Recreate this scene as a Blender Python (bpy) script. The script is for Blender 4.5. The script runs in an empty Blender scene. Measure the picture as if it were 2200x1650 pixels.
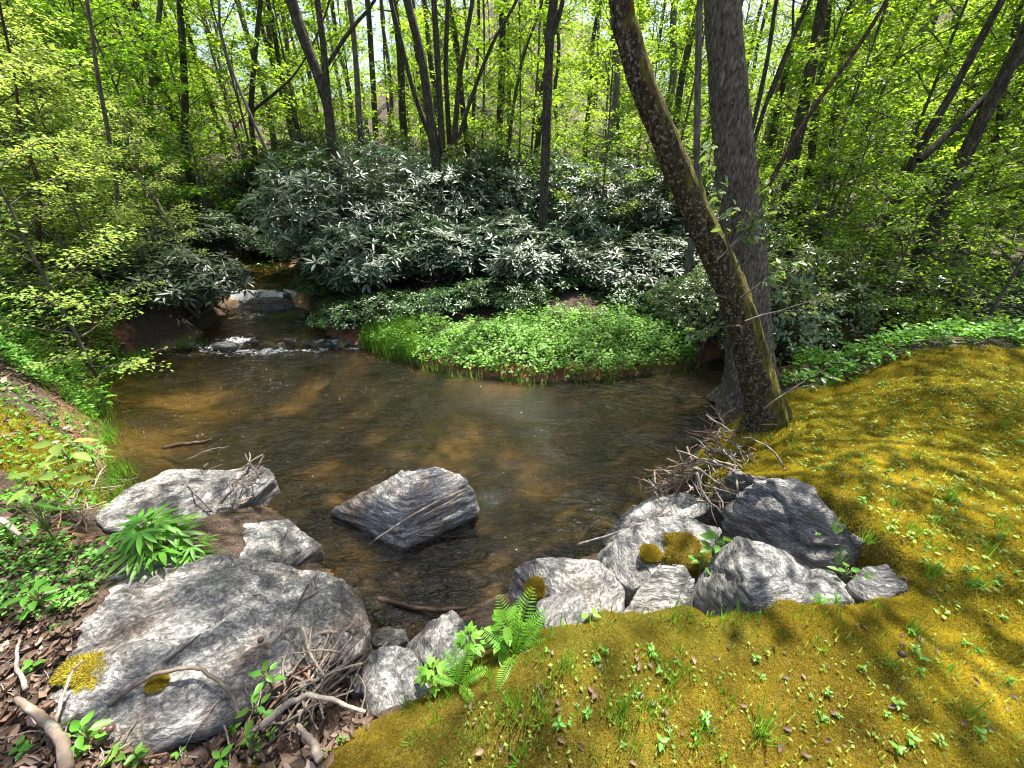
import bpy, bmesh, math, random
import numpy as np
from mathutils import Vector

# ------------------------------------------------------------------ camera, sky, sun, exposure
sc = bpy.context.scene
COL = sc.collection
FPX, CX, CY = 826.0, 1100.0, 825.0          # focal length and centre in photograph pixels
PITCH = math.radians(28.0)
CAMZ = 2.3                                   # eye height above the pool
cam_d = bpy.data.cameras.new('camera'); cam = bpy.data.objects.new('camera', cam_d); COL.objects.link(cam)
cam_d.sensor_width = 36.0; cam_d.lens = 36.0 * FPX / 2200.0
cam_d.clip_start = 0.05; cam_d.clip_end = 2000.0
cam.location = (0, 0, CAMZ); cam.rotation_euler = (math.radians(90) - PITCH, 0, 0)
sc.camera = cam

SUN_EL = math.radians(67.0); SUN_AZ = math.atan2(0.5, 0.866)     # ahead and to the right, high
SUN = np.array([math.sin(SUN_AZ) * math.cos(SUN_EL), math.cos(SUN_AZ) * math.cos(SUN_EL), math.sin(SUN_EL)])
world = bpy.data.worlds.new('World'); sc.world = world; world.use_nodes = True
wn = world.node_tree.nodes; wn.clear()
sky = wn.new('ShaderNodeTexSky'); sky.sky_type = 'NISHITA'; sky.sun_disc = False
sky.sun_elevation = SUN_EL; sky.sun_rotation = SUN_AZ; sky.air_density = 1.0; sky.dust_density = 4.0; sky.ozone_density = 0.6
bg = wn.new('ShaderNodeBackground'); bg.inputs[1].default_value = 0.09
wo = wn.new('ShaderNodeOutputWorld')
world.node_tree.links.new(sky.outputs[0], bg.inputs[0]); world.node_tree.links.new(bg.outputs[0], wo.inputs[0])
sl = bpy.data.lights.new('sun', 'SUN'); sl.energy = 5.0; sl.angle = math.radians(0.53); sl.color = (1.0, 0.95, 0.86)
so = bpy.data.objects.new('sun', sl); COL.objects.link(so)
so.rotation_euler = Vector(-SUN).to_track_quat('-Z', 'Y').to_euler()
sc.view_settings.view_transform = 'Standard'; sc.view_settings.look = 'None'
sc.view_settings.exposure = 1.75; sc.view_settings.gamma = 1.0; sc.view_settings.use_curve_mapping = False
sc.cycles.max_bounces = 8; sc.cycles.diffuse_bounces = 4; sc.cycles.glossy_bounces = 3
sc.cycles.transmission_bounces = 4; sc.cycles.transparent_max_bounces = 6
sc.cycles.caustics_reflective = False; sc.cycles.caustics_refractive = False
sc.cycles.sample_clamp_indirect = 4.0
sc.cycles.use_denoising = True
sc.cycles.filter_width = 1.1

rng = np.random.default_rng(7)
random.seed(7)

# ------------------------------------------------------------------ pixels to places
cp, sp = math.cos(PITCH), math.sin(PITCH)
def ray(px, py):
    u = (px - CX) / FPX; v = (CY - py) / FPX
    return np.array([u, cp + v * sp, -sp + v * cp])
def W(px, py, z=0.0):
    d = ray(px, py); t = (z - CAMZ) / d[2]
    return np.array([d[0] * t, d[1] * t, z])
def AtY(px, py, Y):
    d = ray(px, py); t = Y / d[1]
    return np.array([d[0] * t, Y, CAMZ + d[2] * t])
def to_px(p):
    x, y, z = p[0], p[1], p[2] - CAMZ
    dep = y * cp - z * sp; up = y * sp + z * cp
    return (CX + FPX * x / max(dep, 1e-3), CY - FPX * up / max(dep, 1e-3), dep)

# ------------------------------------------------------------------ numpy helpers
def _h(ix, iy, iz, seed):
    with np.errstate(over='ignore'):
        h = (ix.astype(np.uint32) * np.uint32(374761393) + iy.astype(np.uint32) * np.uint32(668265263)
             + iz.astype(np.uint32) * np.uint32(1274126177) + np.uint32(seed * 974711 + 11))
        h = (h ^ (h >> np.uint32(13))) * np.uint32(1274126177)
        h = h ^ (h >> np.uint32(16))
    return (h & np.uint32(0xFFFF)).astype(np.float64) / 65535.0
def vnoise(p, seed=0):
    p = np.asarray(p, float); f = np.floor(p); w = p - f; i = f.astype(np.int64)
    w = w * w * w * (w * (w * 6 - 15) + 10)
    r = 0
    for dx in (0, 1):
        for dy in (0, 1):
            for dz in (0, 1):
                k = (w[:, 0] if dx else 1 - w[:, 0]) * (w[:, 1] if dy else 1 - w[:, 1]) * (w[:, 2] if dz else 1 - w[:, 2])
                r = r + k * _h(i[:, 0] + dx, i[:, 1] + dy, i[:, 2] + dz, seed)
    return r * 2 - 1
def fbm(p, oct=4, seed=0, gain=0.5):
    a, s, r = 1.0, 1.0, 0
    for o in range(oct):
        r = r + a * vnoise(np.asarray(p) * s + 13.7 * o, seed + o); a *= gain; s *= 2.03
    return r
def noise2(x, y, f, oct=3, seed=0):
    x = np.asarray(x, float).ravel(); y = np.asarray(y, float).ravel()
    return fbm(np.stack([x * f, y * f, np.full_like(x, 0.37)], 1), oct, seed)
def sstep(a, b, x):
    t = np.clip((x - a) / (b - a), 0, 1); return t * t * (3 - 2 * t)
def norm(v): return v / (np.linalg.norm(v, axis=-1, keepdims=True) + 1e-9)
def inside(px, py, poly):
    c = np.zeros(px.shape, bool); n = len(poly)
    for i in range(n):
        x0, y0 = poly[i][:2]; x1, y1 = poly[(i + 1) % n][:2]
        if y0 == y1: continue
        m = ((y0 > py) != (y1 > py)) & (px < (x1 - x0) * (py - y0) / (y1 - y0) + x0)
        c ^= m
    return c
def sdist(px, py, poly):
    d = np.full(px.shape, 1e9); n = len(poly)
    for i in range(n):
        x0, y0 = poly[i][:2]; x1, y1 = poly[(i + 1) % n][:2]
        dx, dy = x1 - x0, y1 - y0; L = dx * dx + dy * dy + 1e-12
        t = np.clip(((px - x0) * dx + (py - y0) * dy) / L, 0, 1)
        d = np.minimum(d, np.hypot(px - x0 - t * dx, py - y0 - t * dy))
    return np.where(inside(px, py, poly), -d, d)       # negative inside

def mk_mesh(name, V, Fs, smooth=False, rnd=None, attrs=None):
    V = np.asarray(V, np.float32); Fs = [np.asarray(F, np.int32) for F in (Fs if isinstance(Fs, list) else [Fs]) if len(F)]
    me = bpy.data.meshes.new(name)
    me.vertices.add(len(V)); me.vertices.foreach_set('co', V.ravel())
    li = np.concatenate([F.ravel() for F in Fs]); lt = np.concatenate([np.full(len(F), F.shape[1], np.int32) for F in Fs])
    ls = np.concatenate([[0], np.cumsum(lt)[:-1]]).astype(np.int32)
    me.loops.add(len(li)); me.loops.foreach_set('vertex_index', li)
    me.polygons.add(len(lt)); me.polygons.foreach_set('loop_start', ls)
    me.update(calc_edges=True)
    if smooth: me.polygons.foreach_set('use_smooth', np.ones(len(lt), bool))
    if rnd is not None:
        a = me.attributes.new('rnd', 'FLOAT', 'FACE'); a.data.foreach_set('value', np.asarray(rnd, np.float32))
    for k, v in (attrs or {}).items():
        a = me.attributes.new(k, 'FLOAT', 'POINT'); a.data.foreach_set('value', np.asarray(v, np.float32))
    me.validate(); me.update()
    return me

class MB:
    """collects shapes into one mesh"""
    def __init__(s): s.V = []; s.F = {3: [], 4: []}; s.R = {3: [], 4: []}; s.n = 0
    def add(s, V, F, r=0.5):
        F = np.asarray(F) + s.n; k = F.shape[1]
        s.V.append(np.asarray(V, float)); s.F[k].append(F); s.R[k].append(np.broadcast_to(np.asarray(r, float), (len(F),)))
        s.n += len(V); return s
    def tube(s, pts, rad, sides=6, r=0.5, cap=True):
        pts = np.asarray(pts, float); rad = np.broadcast_to(np.asarray(rad, float), (len(pts),))
        n = len(pts); tan = norm(np.gradient(pts, axis=0))
        ref = np.array([0.31, 0.95, 0.05]) if abs(tan[0][2]) > .7 else np.array([0.05, 0.1, 0.99])
        a = norm(np.cross(tan, ref)); b = np.cross(tan, a)
        th = np.linspace(0, 2 * np.pi, sides, endpoint=False)
        V = (pts[:, None] + rad[:, None, None] * (np.cos(th)[None, :, None] * a[:, None] + np.sin(th)[None, :, None] * b[:, None])).reshape(-1, 3)
        i, j = np.meshgrid(np.arange(n - 1), np.arange(sides), indexing='ij')
        j2 = (j + 1) % sides
        F = np.stack([i * sides + j, i * sides + j2, (i + 1) * sides + j2, (i + 1) * sides + j], -1).reshape(-1, 4)
        s.add(V, F, r)
        if cap:
            c = np.array([pts[0], pts[-1]]); base = s.n; s.V.append(c); s.n += 2
            k = np.arange(sides); k2 = (k + 1) % sides; o = base - n * sides
            F3 = np.concatenate([np.stack([np.full(sides, base), o + k2, o + k], 1), np.stack([np.full(sides, base + 1), o + (n - 1) * sides + k, o + (n - 1) * sides + k2], 1)])
            s.F[3].append(F3); s.R[3].append(np.broadcast_to(float(r), (len(F3),)))
        return s
    def inst(s, T, pos, R, sc_, r=None):
        """instances of template T=(V,F) at pos with frames R and scales"""
        TV, TF = T; n = len(pos)
        if n == 0: return s
        sc_ = np.asarray(sc_, float)
        sc_ = sc_.reshape(n, -1) if sc_.ndim > 1 else np.repeat(sc_[:, None], 3, 1)
        V = np.einsum('nij,nkj->nki', R, TV[None] * sc_[:, None, :]) + np.asarray(pos)[:, None]
        F = (TF[None] + (np.arange(n) * len(TV))[:, None, None]).reshape(-1, TF.shape[1])
        r = rng.random(n) if r is None else r
        s.add(V.reshape(-1, 3), F, np.repeat(r, len(TF))); return s
    def mesh(s, name, smooth=False):
        Fs = [np.concatenate(s.F[k]) for k in (3, 4) if s.F[k]]; R = np.concatenate([np.concatenate(s.R[k]) for k in (3, 4) if s.R[k]])
        return mk_mesh(name, np.concatenate(s.V), Fs, smooth, R)

def frames(d, n):
    x = norm(d); z = norm(n - (n * x).sum(-1, keepdims=True) * x); y = np.cross(z, x)
    return np.stack([x, y, z], -1)

def obj(name, me, mat, parent=None, loc=None):
    o = bpy.data.objects.new(name, me); COL.objects.link(o)
    if mat is not None and me is not None and len(me.materials) == 0: me.materials.append(mat)
    if parent is not None: o.parent = parent
    if loc is not None: o.location = loc
    return o
def empty(name, loc=(0, 0, 0)):
    o = bpy.data.objects.new(name, None); COL.objects.link(o); o.location = loc; o.empty_display_size = .2; return o
def tag(o, label=None, cat=None, group=None, kind=None):
    if label: o['label'] = label
    if cat: o['category'] = cat
    if group: o['group'] = group
    if kind: o['kind'] = kind
    return o
def copy_tree(o, parent=None):
    c = o.copy(); COL.objects.link(c); c.parent = parent
    for ch in o.children: copy_tree(ch, c)
    return c

# ------------------------------------------------------------------ materials
def new_mat(name):
    m = bpy.data.materials.new(name); m.use_nodes = True; t = m.node_tree; t.nodes.clear()
    return m, t
class NT:
    def __init__(s, t): s.t = t
    def n(s, typ, props=None, **ins):
        nd = s.t.nodes.new('ShaderNode' + typ)
        for k, v in (props or {}).items(): setattr(nd, k, v)
        for k, v in ins.items():
            k = k.replace('_', ' ')
            sock = nd.inputs[int(k[1:])] if k[0] == 'i' and k[1:].isdigit() else nd.inputs[k]
            if isinstance(v, bpy.types.NodeSocket): s.t.links.new(v, sock)
            else: sock.default_value = v
        return nd
    def ramp(s, fac, stops, interp='LINEAR'):
        nd = s.t.nodes.new('ShaderNodeValToRGB'); nd.color_ramp.interpolation = interp
        el = nd.color_ramp.elements
        while len(el) < len(stops): el.new(0.5)
        for e, (p, c) in zip(el, stops): e.position = p; e.color = (*c, 1) if len(c) == 3 else c
        s.t.links.new(fac, nd.inputs[0]); return nd.outputs[0]
    def mix(s, fac, a, b, mode='MIX'):
        nd = s.t.nodes.new('ShaderNodeMix'); nd.data_type = 'RGBA'; nd.blend_type = mode
        for sock, v in ((nd.inputs['Factor'], fac), (nd.inputs[6], a), (nd.inputs[7], b)):
            if isinstance(v, bpy.types.NodeSocket): s.t.links.new(v, sock)
            else: sock.default_value = (*v, 1) if isinstance(v, tuple) and len(v) == 3 else v
        return nd.outputs[2]
    def math(s, op, a, b=0.0, clamp=False):
        nd = s.t.nodes.new('ShaderNodeMath'); nd.operation = op; nd.use_clamp = clamp
        for sock, v in ((nd.inputs[0], a), (nd.inputs[1], b)):
            if isinstance(v, bpy.types.NodeSocket): s.t.links.new(v, sock)
            else: sock.default_value = v
        return nd.outputs[0]
    def noise(s, vec, scale, detail=4.0, rough=0.55, dist=0.0):
        return s.n('TexNoise', Vector=vec, Scale=scale, Detail=detail, Roughness=rough, Distortion=dist).outputs[0]
    def coords(s, kind='Object', rot=(0, 0, 0), scale=(1, 1, 1)):
        tc = s.n('TexCoord'); mp = s.n('Mapping', Vector=tc.outputs[kind]); mp.inputs['Rotation'].default_value = rot; mp.inputs['Scale'].default_value = scale
        return mp.outputs[0]
    def out(s, surf):
        o = s.t.nodes.new('ShaderNodeOutputMaterial'); s.t.links.new(surf, o.inputs[0])
    def bump(s, h, strength, dist=0.02):
        return s.n('Bump', Strength=strength, Distance=dist, Height=h).outputs[0]

def leaf_mat(name, c0, c1, trans, tfac=0.4, rough=0.45, spec=0.4, c2=None):
    m, t = new_mat(name); k = NT(t)
    a = k.n('Attribute', {'attribute_name': 'rnd'}).outputs['Fac']
    oi = k.n('ObjectInfo').outputs['Random']
    stops = [(0.0, c0), (0.75, c1)] + ([(1.0, c2)] if c2 else [(1.0, c1)])
    col = k.ramp(a, stops)
    hs = k.n('HueSaturation', Color=col); hs.inputs['Hue'].default_value = 0.5
    v = k.math('ADD', k.math('MULTIPLY', oi, 0.5), 0.75); t.links.new(v, hs.inputs['Value'])
    hv = k.math('ADD', k.math('MULTIPLY', oi, 0.03), 0.485); t.links.new(hv, hs.inputs['Hue'])
    p = k.n('BsdfPrincipled', Base_Color=hs.outputs[0], Roughness=rough, Specular_IOR_Level=spec)
    tcol = k.mix(k.math('MULTIPLY', a, 0.6), trans, tuple(min(1, x * 1.35) for x in trans))
    tr = k.n('BsdfTranslucent', Color=tcol)
    mx = k.n('MixShader', Fac=tfac); t.links.new(p.outputs[0], mx.inputs[1]); t.links.new(tr.outputs[0], mx.inputs[2])
    k.out(mx.outputs[0]); return m

def plain_mat(name, c0, c1, scale=20, rough=0.8, bump=0.3, stretch=(1, 1, 1), c2=None):
    m, t = new_mat(name); k = NT(t)
    v = k.coords('Object', scale=stretch); nz = k.noise(v, scale, 5)
    col = k.ramp(nz, [(0.3, c0), (0.6, c1)] + ([(0.75, c2)] if c2 else []))
    p = k.n('BsdfPrincipled', Base_Color=col, Roughness=rough, Normal=k.bump(nz, bump))
    k.out(p.outputs[0]); return m

M = {}
M['spring'] = leaf_mat('spring_leaf', (0.07, 0.15, 0.012), (0.15, 0.25, 0.02), (0.36, 0.56, 0.03), 0.48, 0.5, 0.3)
M['spring_far'] = leaf_mat('spring_leaf_far', (0.08, 0.16, 0.012), (0.17, 0.27, 0.02), (0.4, 0.6, 0.035), 0.48, 0.5, 0.25)
M['pale'] = leaf_mat('pale_leaf', (0.12, 0.23, 0.04), (0.25, 0.35, 0.07), (0.5, 0.64, 0.1), 0.45, 0.5, 0.35)
M['maple'] = leaf_mat('maple_leaf', (0.04, 0.12, 0.015), (0.09, 0.2, 0.02), (0.28, 0.52, 0.02), 0.48, 0.5, 0.35)
M['rhodo'] = leaf_mat('rhododendron_leaf', (0.03, 0.06, 0.03), (0.07, 0.115, 0.06), (0.08, 0.18, 0.04), 0.15, 0.42, 0.8, (0.13, 0.17, 0.1))
M['hobble'] = leaf_mat('doghobble_leaf', (0.03, 0.08, 0.02), (0.06, 0.14, 0.03), (0.1, 0.24, 0.03), 0.25, 0.36, 0.65)
M['holly'] = leaf_mat('glossy_shrub_leaf', (0.06, 0.12, 0.04), (0.14, 0.21, 0.08), (0.26, 0.4, 0.06), 0.32, 0.28, 0.85, (0.2, 0.26, 0.04))
M['ground'] = leaf_mat('ground_cover_leaf', (0.08, 0.22, 0.03), (0.2, 0.4, 0.08), (0.32, 0.56, 0.06), 0.38, 0.45, 0.4)
M['grass'] = leaf_mat('grass_blade', (0.06, 0.18, 0.015), (0.13, 0.3, 0.025), (0.22, 0.45, 0.03), 0.4, 0.45, 0.35)
M['fern'] = leaf_mat('fern_leaf', (0.1, 0.26, 0.02), (0.17, 0.38, 0.03), (0.26, 0.5, 0.03), 0.4, 0.45, 0.35)
M['herb'] = leaf_mat('herb_leaf', (0.07, 0.22, 0.02), (0.12, 0.3, 0.03), (0.2, 0.44, 0.03), 0.38, 0.42, 0.4)
M['moss'] = leaf_mat('moss_blade', (0.08, 0.065, 0.01), (0.47, 0.375, 0.045), (0.55, 0.42, 0.035), 0.3, 0.7, 0.15, (0.7, 0.56, 0.13))
M['litter'] = leaf_mat('dead_leaf', (0.06, 0.04, 0.028), (0.18, 0.12, 0.08), (0.18, 0.1, 0.05), 0.12, 0.6, 0.35, (0.36, 0.27, 0.24))
M['twig'] = plain_mat('twig_wood', (0.12, 0.09, 0.07), (0.32, 0.27, 0.22), 30, 0.8, 0.4, (1, 1, 1), (0.5, 0.45, 0.38))
M['red_twig'] = plain_mat('red_twig_wood', (0.12, 0.05, 0.03), (0.25, 0.12, 0.07), 30, 0.7, 0.3)
M['lichen_stick'] = plain_mat('lichen_stick', (0.1, 0.07, 0.05), (0.22, 0.17, 0.13), 14, 0.9, 0.5, (1, 1, 1), (0.45, 0.47, 0.36))
M['wet_wood'] = plain_mat('wet_wood', (0.02, 0.015, 0.012), (0.07, 0.045, 0.03), 25, 0.35, 0.4, (1, 1, 1), (0.12, 0.07, 0.045))
M['stem'] = plain_mat('green_stem', (0.09, 0.14, 0.03), (0.14, 0.2, 0.05), 30, 0.6, 0.1)
M['branch'] = plain_mat('branch_bark', (0.045, 0.035, 0.026), (0.12, 0.1, 0.08), 12, 0.9, 0.5, (1, 1, .3), (0.2, 0.19, 0.16))
M['nut'] = plain_mat('nut_shell', (0.05, 0.025, 0.02), (0.1, 0.05, 0.04), 20, 0.4, 0.1)

def bark_mat(name, dark, mid, light, moss=0.35, lichen=0.45, furrow=40.0, side=0.0):
    m, t = new_mat(name); k = NT(t)
    v = k.coords('Object'); vs = k.coords('Object', scale=(1, 1, 0.28))
    vo = k.n('TexVoronoi', {'feature': 'DISTANCE_TO_EDGE'}, Vector=vs, Scale=furrow * 0.8)
    fur = k.math('ADD', k.math('MULTIPLY', k.noise(vs, furrow, 7, 0.72, 0.4), 0.75), k.math('MULTIPLY', vo.outputs['Distance'], 0.45)); big = k.noise(v, 3.0, 3)
    col = k.ramp(fur, [(0.32, dark), (0.5, mid), (0.68, light)])
    li = k.ramp(k.noise(v, 48, 6, 0.7), [(lichen + .14, (0, 0, 0)), (lichen + .2, (1, 1, 1))])
    col = k.mix(k.math('MULTIPLY', li, 0.75), col, (0.36, 0.36, 0.27))
    mn = k.noise(v, 9, 5, 0.7)
    if side:                                     # moss prefers the upper side of the leaning stem and its foot
        nn_ = k.n('SeparateXYZ', Vector=k.n('NewGeometry').outputs['Normal']); oz = k.n('SeparateXYZ', Vector=v).outputs[2]
        up_ = k.math('ADD', k.math('MULTIPLY', nn_.outputs[0], 0.16), k.math('MULTIPLY', nn_.outputs[2], 0.3))
        mn = k.math('ADD', mn, k.math('ADD', k.math('MULTIPLY', up_, side), k.math('MULTIPLY', k.math('SUBTRACT', 0.35, oz, True), 0.6)))
    ms = k.ramp(mn, [(1 - moss - .12, (0, 0, 0)), (1 - moss, (1, 1, 1))])
    col = k.mix(ms, col, k.ramp(fur, [(0.3, (0.05, 0.05, 0.012)), (0.7, (0.2, 0.16, 0.025))]))
    h = k.math('ADD', fur, k.math('MULTIPLY', big, 0.3))
    p = k.n('BsdfPrincipled', Base_Color=col, Roughness=0.9, Specular_IOR_Level=0.2, Normal=k.bump(h, 1.0, 0.035))
    k.out(p.outputs[0]); return m
M['bark_oak'] = bark_mat('furrowed_grey_bark', (0.05, 0.04, 0.03), (0.2, 0.165, 0.13), (0.36, 0.31, 0.26), 0.12, 0.47, 46)
M['bark_mossy'] = bark_mat('mossy_lichen_bark', (0.022, 0.015, 0.01), (0.08, 0.055, 0.03), (0.2, 0.15, 0.09), 0.36, 0.4, 30, 1.0)
M['bark_dark'] = bark_mat('dark_forest_bark', (0.03, 0.024, 0.018), (0.085, 0.07, 0.05), (0.17, 0.15, 0.11), 0.25, 0.44, 24)
M['bark_grey'] = bark_mat('pale_grey_bark', (0.09, 0.075, 0.06), (0.2, 0.17, 0.15), (0.3, 0.27, 0.24), 0.1, 0.48, 24)
M['bark_red'] = bark_mat('reddish_bark', (0.035, 0.022, 0.016), (0.1, 0.06, 0.042), (0.18, 0.12, 0.09), 0.25, 0.45, 30)

def rock_mat(name, rot, warm=0.0, dark=0.0, moss=0.0):
    m, t = new_mat(name); k = NT(t)
    v = k.coords('Object', rot=rot); vs = k.coords('Object', rot=rot, scale=(0.5, 1.0, 5.0)); vf = k.coords('Object', rot=rot, scale=(0.8, 1.2, 4.0))
    st = k.noise(vs, 8.5, 9, 0.74, 0.55)
    g = 1.0 - dark
    col = k.ramp(st, [(0.32, (0.04 * g, 0.04 * g, 0.042 * g)), (0.44, (0.17 * g, 0.168 * g, 0.165 * g)), (0.53, (0.30 * g, 0.292 * g, 0.28 * g)), (0.62, (0.56 * g, 0.545 * g, 0.52 * g))])
    fine = k.noise(vf, 48, 6, 0.75)
    col = k.mix(0.75, col, k.ramp(fine, [(0.36, (0.12, 0.12, 0.12)), (0.5, (0.8, 0.8, 0.8)), (0.62, (2.2, 2.15, 2.1))]), 'MULTIPLY')
    blot = k.noise(v, 2.6, 4, 0.6)
    col = k.mix(k.math('MULTIPLY', k.ramp(blot, [(0.48, (0, 0, 0)), (0.62, (1, 1, 1))]), 0.35 + warm), col, k.mix(0.8, col, (1.0, 0.72, 0.55), 'MULTIPLY'))
    db = k.ramp(k.noise(v, 7, 6, 0.7), [(0.56, (0, 0, 0)), (0.68, (1, 1, 1))])
    col = k.mix(k.math('MULTIPLY', db, 0.5), col, k.mix(1.0, col, (0.4, 0.4, 0.38), 'MULTIPLY'))
    # the tide line: wet and stained near the water
    geo = k.n('NewGeometry'); z = k.n('SeparateXYZ', Vector=geo.outputs['Position']).outputs[2]
    wet = k.ramp(k.math('ADD', k.math('MULTIPLY', z, 1.0), k.math('MULTIPLY', k.math('SUBTRACT', blot, 0.5), 0.1)), [(0.012, (1, 1, 1)), (0.045, (0, 0, 0))])
    col = k.mix(k.math('MULTIPLY', wet, 0.8), col, (0.035, 0.028, 0.02))
    if moss > 0:
        nz = k.n('SeparateXYZ', Vector=geo.outputs['Normal']).outputs[2]
        mf = k.math('MULTIPLY', k.ramp(k.noise(v, 4, 6, 0.7), [(1 - moss - .06, (0, 0, 0)), (1 - moss + .02, (1, 1, 1))]), k.ramp(nz, [(0.1, (0, 0, 0)), (0.5, (1, 1, 1))]))
        col = k.mix(mf, col, k.ramp(fine, [(0.3, (0.06, 0.06, 0.01)), (0.7, (0.22, 0.19, 0.03))]))
    rg = k.math('SUBTRACT', 0.62, k.math('MULTIPLY', wet, 0.4))
    h = k.math('ADD', k.math('MULTIPLY', st, 1.0), k.math('MULTIPLY', fine, 0.45))
    p = k.n('BsdfPrincipled', Base_Color=col, Roughness=rg, Specular_IOR_Level=0.45, Normal=k.bump(h, 1.0, 0.035))
    k.out(p.outputs[0]); return m

def terrain_mat():
    m, t = new_mat('woodland_ground'); k = NT(t)
    v = k.coords('Object')
    A = lambda nm: k.n('Attribute', {'attribute_name': nm}).outputs['Fac']
    n1 = k.noise(v, 1.3, 6, 0.6); n2 = k.noise(v, 14, 6, 0.7); n3 = k.noise(v, 70, 4, 0.7)
    vo = k.n('TexVoronoi', Vector=v, Scale=26.0)
    lit = k.ramp(n3, [(0.25, (0.018, 0.011, 0.008)), (0.45, (0.06, 0.04, 0.03)), (0.6, (0.12, 0.082, 0.062)), (0.75, (0.24, 0.18, 0.15))])
    lit = k.mix(0.5, lit, k.ramp(vo.outputs['Distance'], [(0.1, (1.25, 1.2, 1.15)), (0.6, (0.5, 0.5, 0.5))]), 'MULTIPLY')
    grn = k.ramp(n2, [(0.5, (0, 0, 0)), (0.68, (1, 1, 1))])
    lit = k.mix(k.math('MULTIPLY', grn, 0.6), lit, (0.035, 0.065, 0.015))
    mos = k.ramp(n3, [(0.3, (0.03, 0.02, 0.005)), (0.5, (0.11, 0.075, 0.01)), (0.72, (0.22, 0.17, 0.025))])
    mos = k.mix(k.ramp(n1, [(0.4, (0, 0, 0)), (0.65, (1, 1, 1))]), mos, k.mix(0.6, mos, (0.08, 0.12, 0.02)))
    cla = k.ramp(n2, [(0.3, (0.09, 0.035, 0.02)), (0.55, (0.24, 0.10, 0.055)), (0.75, (0.36, 0.2, 0.12))])
    bed = k.ramp(k.noise(v, 1.1, 4, 0.55), [(0.36, (0.03, 0.024, 0.011)), (0.5, (0.12, 0.075, 0.034)), (0.62, (0.44, 0.29, 0.15))])
    bed = k.mix(0.4, bed, k.ramp(n3, [(0.3, (0.25, 0.22, 0.2)), (0.7, (1.2, 1.2, 1.2))]), 'MULTIPLY')
    edge = k.math('SUBTRACT', n2, 0.5)
    def msk(nm): return k.ramp(k.math('ADD', A(nm), k.math('MULTIPLY', edge, 0.9)), [(0.4, (0, 0, 0)), (0.6, (1, 1, 1))])
    col = k.mix(msk('moss'), lit, mos); col = k.mix(msk('clay'), col, cla); col = k.mix(A('bed'), col, bed)
    h = k.math('ADD', n3, k.math('MULTIPLY', n2, 0.6))
    p = k.n('BsdfPrincipled', Base_Color=col, Roughness=0.88, Specular_IOR_Level=0.25, Normal=k.bump(h, 0.7, 0.03))
    k.out(p.outputs[0]); return m

def water_mat():
    m, t = new_mat('stream_water'); k = NT(t)
    v = k.coords('Object', rot=(0, 0, .25), scale=(.85, 1.5, 1)); foam = k.n('Attribute', {'attribute_name': 'foam'}).outputs['Fac']
    h = k.math('ADD', k.math('MULTIPLY', k.noise(v, 5.0, 3, 0.55, 0.8), 1.0), k.math('MULTIPLY', k.noise(v, 17, 4, 0.6, 1.0), 0.42))
    patch = k.ramp(k.noise(v, 0.9, 3), [(0.35, (0.35, 0.35, 0.35)), (0.65, (1, 1, 1))])
    h = k.math('MULTIPLY', h, patch)
    nb = k.bump(h, 0.9, 0.09)
    fr = k.n('Fresnel', IOR=1.45, Normal=nb)
    tr = k.n('BsdfTransparent', Color=(0.45, 0.41, 0.25, 1))
    mu = k.n('BsdfDiffuse', Color=(0.11, 0.085, 0.035, 1))
    body = k.n('MixShader', Fac=0.04); t.links.new(tr.outputs[0], body.inputs[1]); t.links.new(mu.outputs[0], body.inputs[2])
    gl = k.n('BsdfGlossy', Color=(1, 1, 1, 1), Roughness=0.03, Normal=nb)
    mx = k.n('MixShader', Fac=fr.outputs[0]); t.links.new(body.outputs[0], mx.inputs[1]); t.links.new(gl.outputs[0], mx.inputs[2])
    fo = k.n('BsdfDiffuse', Color=(0.75, 0.77, 0.8, 1))
    fm = k.math('MULTIPLY', k.ramp(k.math('ADD', foam, k.math('MULTIPLY', k.math('SUBTRACT', k.noise(v, 24, 5, 0.7), 0.5), 1.6)), [(0.5, (0, 0, 0)), (0.7, (1, 1, 1))]), 0.8)
    m2 = k.n('MixShader', Fac=fm); t.links.new(mx.outputs[0], m2.inputs[1]); t.links.new(fo.outputs[0], m2.inputs[2])
    k.out(m2.outputs[0]); return m

# ------------------------------------------------------------------ the stream and the land
def wl(x, y):                                    # water level: pool, riffle, then the ledge upstream
    up = sstep(-1.2, -2.2, np.asarray(x, float))
    return up * (0.07 * sstep(5.55, 5.85, y) + 0.05 * sstep(6.7, 7.0, y) + 0.26 * sstep(7.25, 7.6, y) + 0.05 * sstep(8.3, 9.5, y))
edge_px = [(690, 1215, 0), (760, 1290, 0), (800, 1345, 0), (870, 1385, 0), (950, 1340, 0), (1010, 1310, 0), (1100, 1270, 0), (1200, 1215, 0), (1290, 1190, 0),
           (1310, 1140, 0), (1400, 1065, 0), (1450, 1015, 0), (1520, 935, 0), (1575, 860, 0), (1590, 815, 0)]
WATER = [tuple(W(*p)[:2]) for p in edge_px] + [(3.6, 4.35), (4.6, 4.5), (7, 4.75), (11, 5.2), (16, 6.0), (26, 9.0),
         (26, 10.6), (16, 7.3), (11, 6.5), (7, 5.9), (4.8, 5.6), (3.5, 5.3)]
WATER += [tuple(W(*p)[:2]) for p in [(1545, 772, 0), (1450, 795, 0), (1300, 816, 0), (1150, 821, 0), (1000, 806, 0), (900, 786, 0), (800, 750, 0), (740, 735, .02),
          (705, 716, .08), (690, 680, .1), (665, 655, .2), (645, 625, .36), (640, 603, .38)]]
WATER += [(-5.6, 10.2), (-6.6, 12.0), (-9.5, 14.5), (-11, 13.5), (-8.0, 10.6)]
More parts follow.
